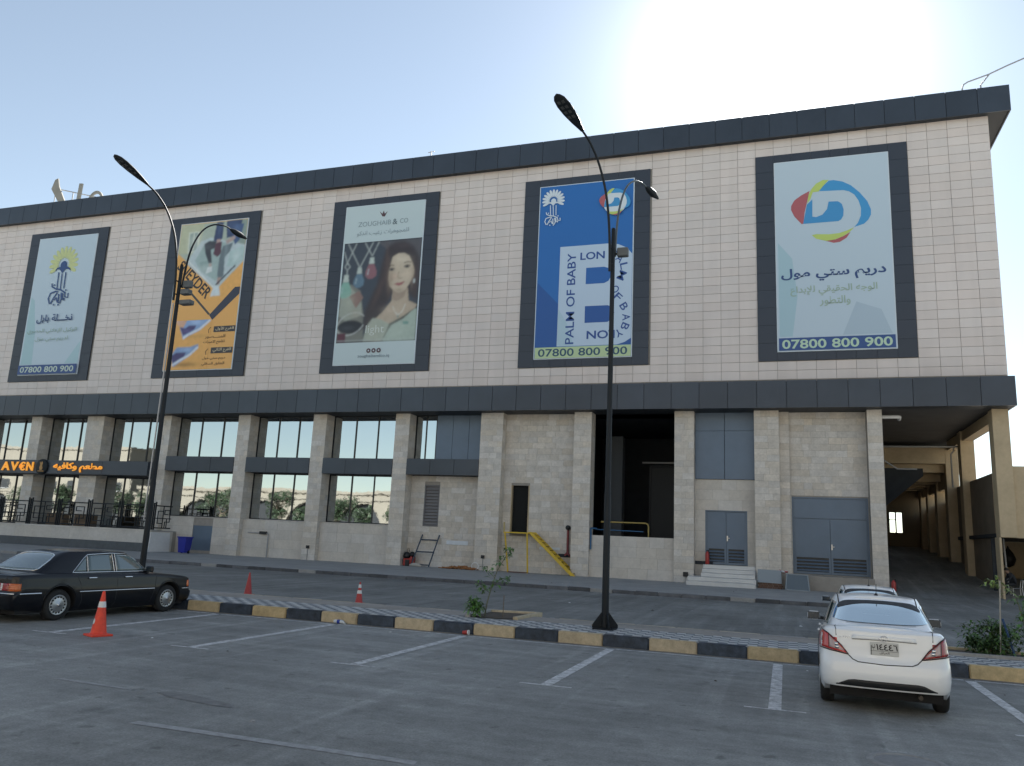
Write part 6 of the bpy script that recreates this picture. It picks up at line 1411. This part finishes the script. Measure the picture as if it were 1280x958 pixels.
wp = thing('wall_pipe', 'thin grey pipe bent along the low wall under the second mirrored window', 'pipe', (-33.9, 47.7, PAVZ))
MB().tube([(-35.6,47.66,1.78),(-34.0,47.66,1.78),(-33.9,47.66,1.70),(-33.9,47.66,PAVZ)], .035, 8).build('pipe', GREYP, wp); MB().cbox(-34.6,47.55,1.70,-34.05,47.74,1.90,.02).build('meter', BLKT, wp)
# ladder frame leaning on the wall
ld = thing('ladder_frame', 'short dark metal ladder frame leaning on the wall beneath the louvred vent', 'ladder', (-22, 47.9, PAVZ)); LDM = mat('dark_blue_steel', (.05,.07,.10), .5, .3)
for a, c in ((-22.85,-22.45),(-21.60,-21.25)): MB().tube([(a,47.55,PAVZ),(c,48.2,2.18)], .045, 8).build('rail', LDM, ld)
for t in (.06,.46,.84): MB().tube([(-22.85+.40*t,47.55+.65*t,PAVZ+2.03*t),(-21.60+.35*t,47.55+.65*t,PAVZ+2.03*t)], .040, 8).build('rung', LDM, ld)
bk = thing('toolbox', 'red crate with black bags on top, in the corner left of the ladder frame', 'crate', (-23.1, 47.9, PAVZ))
MB().cbox(-23.45,47.6,PAVZ,-22.95,48.2,.62,.03).cbox(-23.0,47.65,PAVZ,-22.85,48.2,.75,.03).build('crate', REDM, bk)
b = MB(); b.lathe([(0,0),(.20,.02),(.23,.18),(.16,.36),(.05,.42),(0,.42)], (-23.3,47.85,.62), 12).lathe([(0,0),(.18,.02),(.20,.14),(.12,.30),(0,.32)], (-22.95,47.9,.74), 12).cbox(-23.25,47.5,PAVZ,-22.98,47.6,.55,.02).tube([(-23.3,47.85,1.0),(-23.32,47.85,1.2),(-23.2,47.85,1.28),(-23.15,47.85,1.05)], .02, 6)
b.build('bag', BLKT, bk)
sk_ = thing('cement_bag', 'pale slumped bag on the pavement at the ladder foot', 'bag', (-22.4, 47.4, PAVZ))
MB().tube([(-22.85,47.4,.22),(-22.6,47.4,.26),(-22.3,47.42,.25),(-22.05,47.45,.20)], [.05,.12,.12,.05], 10).build('bag', mat('sack', (.42,.40,.36), .9), sk_)
hb = MB(); rr = random.Random(4)
for k in range(70):
    x = rr.uniform(-20.4,-18.4); h = .22*max(.1, 1-abs(x+19.2)/1.3); y = 47.2+rr.uniform(-.3,.3)
    hb.tube([(x-rr.uniform(.1,.35),y,PAVZ+.02+rr.uniform(0,h)),(x,y+rr.uniform(-.1,.1),PAVZ+.03+rr.uniform(0,h)),(x+rr.uniform(.1,.35),y+rr.uniform(-.1,.1),PAVZ+.02+rr.uniform(0,h))], rr.uniform(.02,.045), 5)
hb.build('hose_heap', mat('orange_hose', (.30,.13,.045), .7, rnd=.25), origin=(-19.3,47.2,PAVZ), label='low tangled heap of orange brown hose on the pavement', cat='hose', kind='stuff')
wh_ = MB().tube([(-18.25+.22*cos(a),47.1,.40+.22*sin(a)) for a in rng(0,2*pi,21)], .025, 6)
wh_.build('white_hoop', WHITEP, origin=(-18.25,47.1,PAVZ), label='small white hoop resting at the right end of the orange heap', cat='hoop')

# ================================================================== on the roof
rs = thing('roof_sign', 'pale rooftop letters on a steel frame seen from behind', 'sign', (-61, 51.4, 28.3)); SGN = mat('sign_back', (.24,.23,.20), .7, n=(1,.1,4))
MB().prism([(-64.1,32.2),(-63.8,33.1),(-63.45,33.2),(-63.2,32.4),(-61.9,30.3),(-61.5,28.9),(-62.2,28.9),(-62.7,30.4)], 51.3, 51.42).build('letter', SGN, rs)
MB().prism([(-60.9,28.9),(-60.75,32.4),(-60.35,32.35),(-60.5,28.9)], 51.3, 51.42).build('letter', SGN, rs)
b = MB(); n = 20
for i in range(n):
    a0, a1 = pi*i/n, pi*(i+1)/n; c = (-58.55, 30.2)
    b.prism([(c[0]+.95*cos(a0),c[1]+1.25*sin(a0)),(c[0]+.95*cos(a1),c[1]+1.25*sin(a1)),(c[0]+.72*cos(a1),c[1]+.98*sin(a1)),(c[0]+.72*cos(a0),c[1]+.98*sin(a0))], 51.3, 51.42)
b.build('letter', SGN, rs)
for P0, P1 in (((-63.5,51.8,32.3),(-57.2,51.8,30.6)),((-64.1,51.8,28.3),(-64.1,51.8,32.2)),((-61.9,51.8,28.3),(-61.9,51.8,31.9)),((-59.6,51.8,28.3),(-59.6,51.8,31.3)),((-63.9,51.8,31.6),(-62.0,51.8,29.0)),((-62.2,51.8,30.6),(-57.6,51.8,30.0))):
    MB().tube([P0, P1], .05, 6).build('frame_bar', GREYP, rs)
rj = thing('roof_davit', 'slim grey davit arm projecting over the right end of the roof', 'davit', (10.6, 49.4, 28.3))
MB().tube([(10.55,49.36,28.3),(10.57,49.36,29.9),(10.66,49.36,30.12),(10.9,49.36,30.26),(12.0,49.36,30.58),(13.0,49.36,31.0),(14.6,49.36,31.6)], .045, 8).build('arm', GREYP, rj); MB().tube([(11.55,49.36,28.3),(11.55,49.36,29.95),(12.02,49.36,30.56)], .045, 8).build('brace', GREYP, rj)
ra = MB().tube([(-24.4,49.5,28.3),(-24.4,49.5,30.2)], .04, 6).tube([(-24.65,49.5,30.1),(-24.15,49.5,30.15)], .03, 6); ra.build('roof_aerial', GREYP, origin=(-24.4,49.5,28.3), label='tiny aerial on the roof edge above the blue poster gap', cat='aerial')

# ================================================================== seated person in the open bay at the far right
def ground_y(y): 
    for (y0,z0),(y1,z1) in zip(prof, prof[1:]):
        if y0 <= y <= y1: return z0+(z1-z0)*(y-y0)/(y1-y0)
    return 0
px_, py_ = 11.30, 49.0; gz = ground_y(py_)
pr = thing('person', 'person in dark clothes sitting bent forward in the open bay', 'person', (px_, py_, gz), 0, None); pr.scale = (1.12, 1.12, 1.12)
J = dict(pel=(0,.05,.50),abd=(-.05,-.02,.66),che=(-.18,-.10,.86),sho=(-.24,-.14,.98),nec=(-.30,-.20,1.03),hea=(-.37,-.26,1.10),top=(-.41,-.30,1.19),
    lh=(-.02,-.05,.50),lk=(-.40,-.22,.52),la=(-.38,-.22,.09),lt=(-.56,-.30,.05),rh=(-.02,.14,.50),rk=(-.42,.06,.53),ra=(-.36,.08,.09),rt=(-.55,.04,.05),
    ls=(-.20,-.30,.94),le=(-.32,-.36,.70),lw=(-.50,-.26,.58),lp=(-.57,-.23,.55),rs=(-.24,.04,.94),re=(-.36,.06,.70),rw=(-.52,-.06,.58),rp=(-.58,-.10,.55))
RD = dict(pel=.15,abd=.15,che=.165,sho=.12,nec=.062,hea=.095,top=.080,lh=.095,lk=.068,la=.045,lt=.034,rh=.095,rk=.068,ra=.045,rt=.034,ls=.065,le=.048,lw=.032,lp=.036,rs=.065,re=.048,rw=.032,rp=.036)
E_ = [('pel','abd'),('abd','che'),('che','sho'),('sho','nec'),('nec','hea'),('hea','top'),('pel','lh'),('lh','lk'),('lk','la'),('la','lt'),('pel','rh'),('rh','rk'),('rk','ra'),('ra','rt'),('che','ls'),('ls','le'),('le','lw'),('lw','lp'),('che','rs'),('rs','re'),('re','rw'),('rw','rp')]
V_ = list(J.keys()); pts = [J[k] for k in V_]; rad = [RD[k] for k in V_]; ed = [(V_.index(a), V_.index(b)) for a, b in E_]
for w_, s_ in (('lp',-1),('rp',1)):                       # five short finger chains rooted in each palm
    base = Vector(J[w_])
    for k in range(5):
        i0 = len(pts); d = Vector((-.05 if k < 4 else -.02, (.022*(k-1.5)) if k < 4 else .05*s_, -.035-.008*(k % 2)))
        pts += [tuple(base+d*.6), tuple(base+d*1.25+Vector((.01,0,-.02)))]; rad += [.010, .008]; ed += [(V_.index(w_), i0), (i0, i0+1)]
me = bpy.data.meshes.new('body'); me.from_pydata(pts, ed, []); bo = bpy.data.objects.new('body', me); COL.objects.link(bo)
sm_ = bo.modifiers.new('skin', 'SKIN'); ly = me.skin_vertices[0]
for k in range(len(pts)): ly.data[k].radius = (rad[k], rad[k]); ly.data[k].use_root = (k == 0)
sb = bo.modifiers.new('sub', 'SUBSURF'); sb.levels = 2; sb.render_levels = 2
bpy.context.view_layer.update(); m2 = bpy.data.meshes.new_from_object(bo.evaluated_get(bpy.context.evaluated_depsgraph_get())); bo.modifiers.clear(); bo.data = m2
SKIN = mat('skin', (.30,.19,.14), .6); m2.materials.clear()
for m in (mat('dark_jacket', (.020,.024,.032), .85), mat('dark_trousers', (.016,.018,.024), .85), SKIN, mat('shoe', (.02,.02,.02), .5)): m2.materials.append(m)
hc, lw, rw_ = Vector(J['hea']), Vector(J['lp']), Vector(J['rp'])
for p in m2.polygons:
    c = p.center; p.use_smooth = True
    if (c-Vector((-.39,-.28,1.13))).length < .155 or (c-lw).length < .11 or (c-rw_).length < .11: p.material_index = 2
    elif c.z < .10: p.material_index = 3
    elif c.z < .58 and not (c.x < -.3 and c.z > .60): p.material_index = 1
bo.parent = pr
b = MB(); hc = Vector((-.385,-.275,1.16)); vs = []; fs = []
for i in range(7):
    for k in range(14):
        th = (i/6)*1.75; a = 2*pi*k/14; vs.append(hc+Vector((.108*sin(th)*cos(a)+.012, .104*sin(th)*sin(a)+.012, .115*cos(th))))
for i in range(6):
    for k in range(14): fs.append((i*14+k, i*14+(k+1) % 14, (i+1)*14+(k+1) % 14, (i+1)*14+k))
hair = b.add([tuple(v+Vector((px_,py_,gz))) for v in vs], fs, 0, True).build('hair', mat('black_hair', (.010,.009,.008), .7), pr)
ch = thing('chair', 'pale metal framed chair under the seated person', 'chair', (px_+.08, py_+.06, gz))
MB().cbox(px_-.16,py_-.18,gz+.36,px_+.30,py_+.30,gz+.40,.01).build('seat', mat('chair_seat', (.20,.21,.23), .6), ch)
for dx, dy in ((-.14,-.16),(.28,-.16),(-.14,.28),(.28,.28)): MB().tube([(px_+dx,py_+dy,gz+.38),(px_+dx*1.12,py_+dy*1.1,gz)], .018, 8).build('leg', WHITEP, ch)
MB().tube([(px_+.28,py_-.16,gz+.38),(px_+.34,py_-.16,gz+.80),(px_+.34,py_+.28,gz+.80),(px_+.28,py_+.28,gz+.38)], .018, 8).build('back_frame', WHITEP, ch)
hg = MB().lathe([(0,-.9),(.28,-.75),(.42,-.4),(.30,-.05),(.08,.25),(.03,.4)], (12.9, 57.0, 2.7), 12)
hg.build('hanging_bag', BLKT, origin=(12.9,57.0,2.7), label='dark bag hanging on the back wall of the open bay', cat='bag')
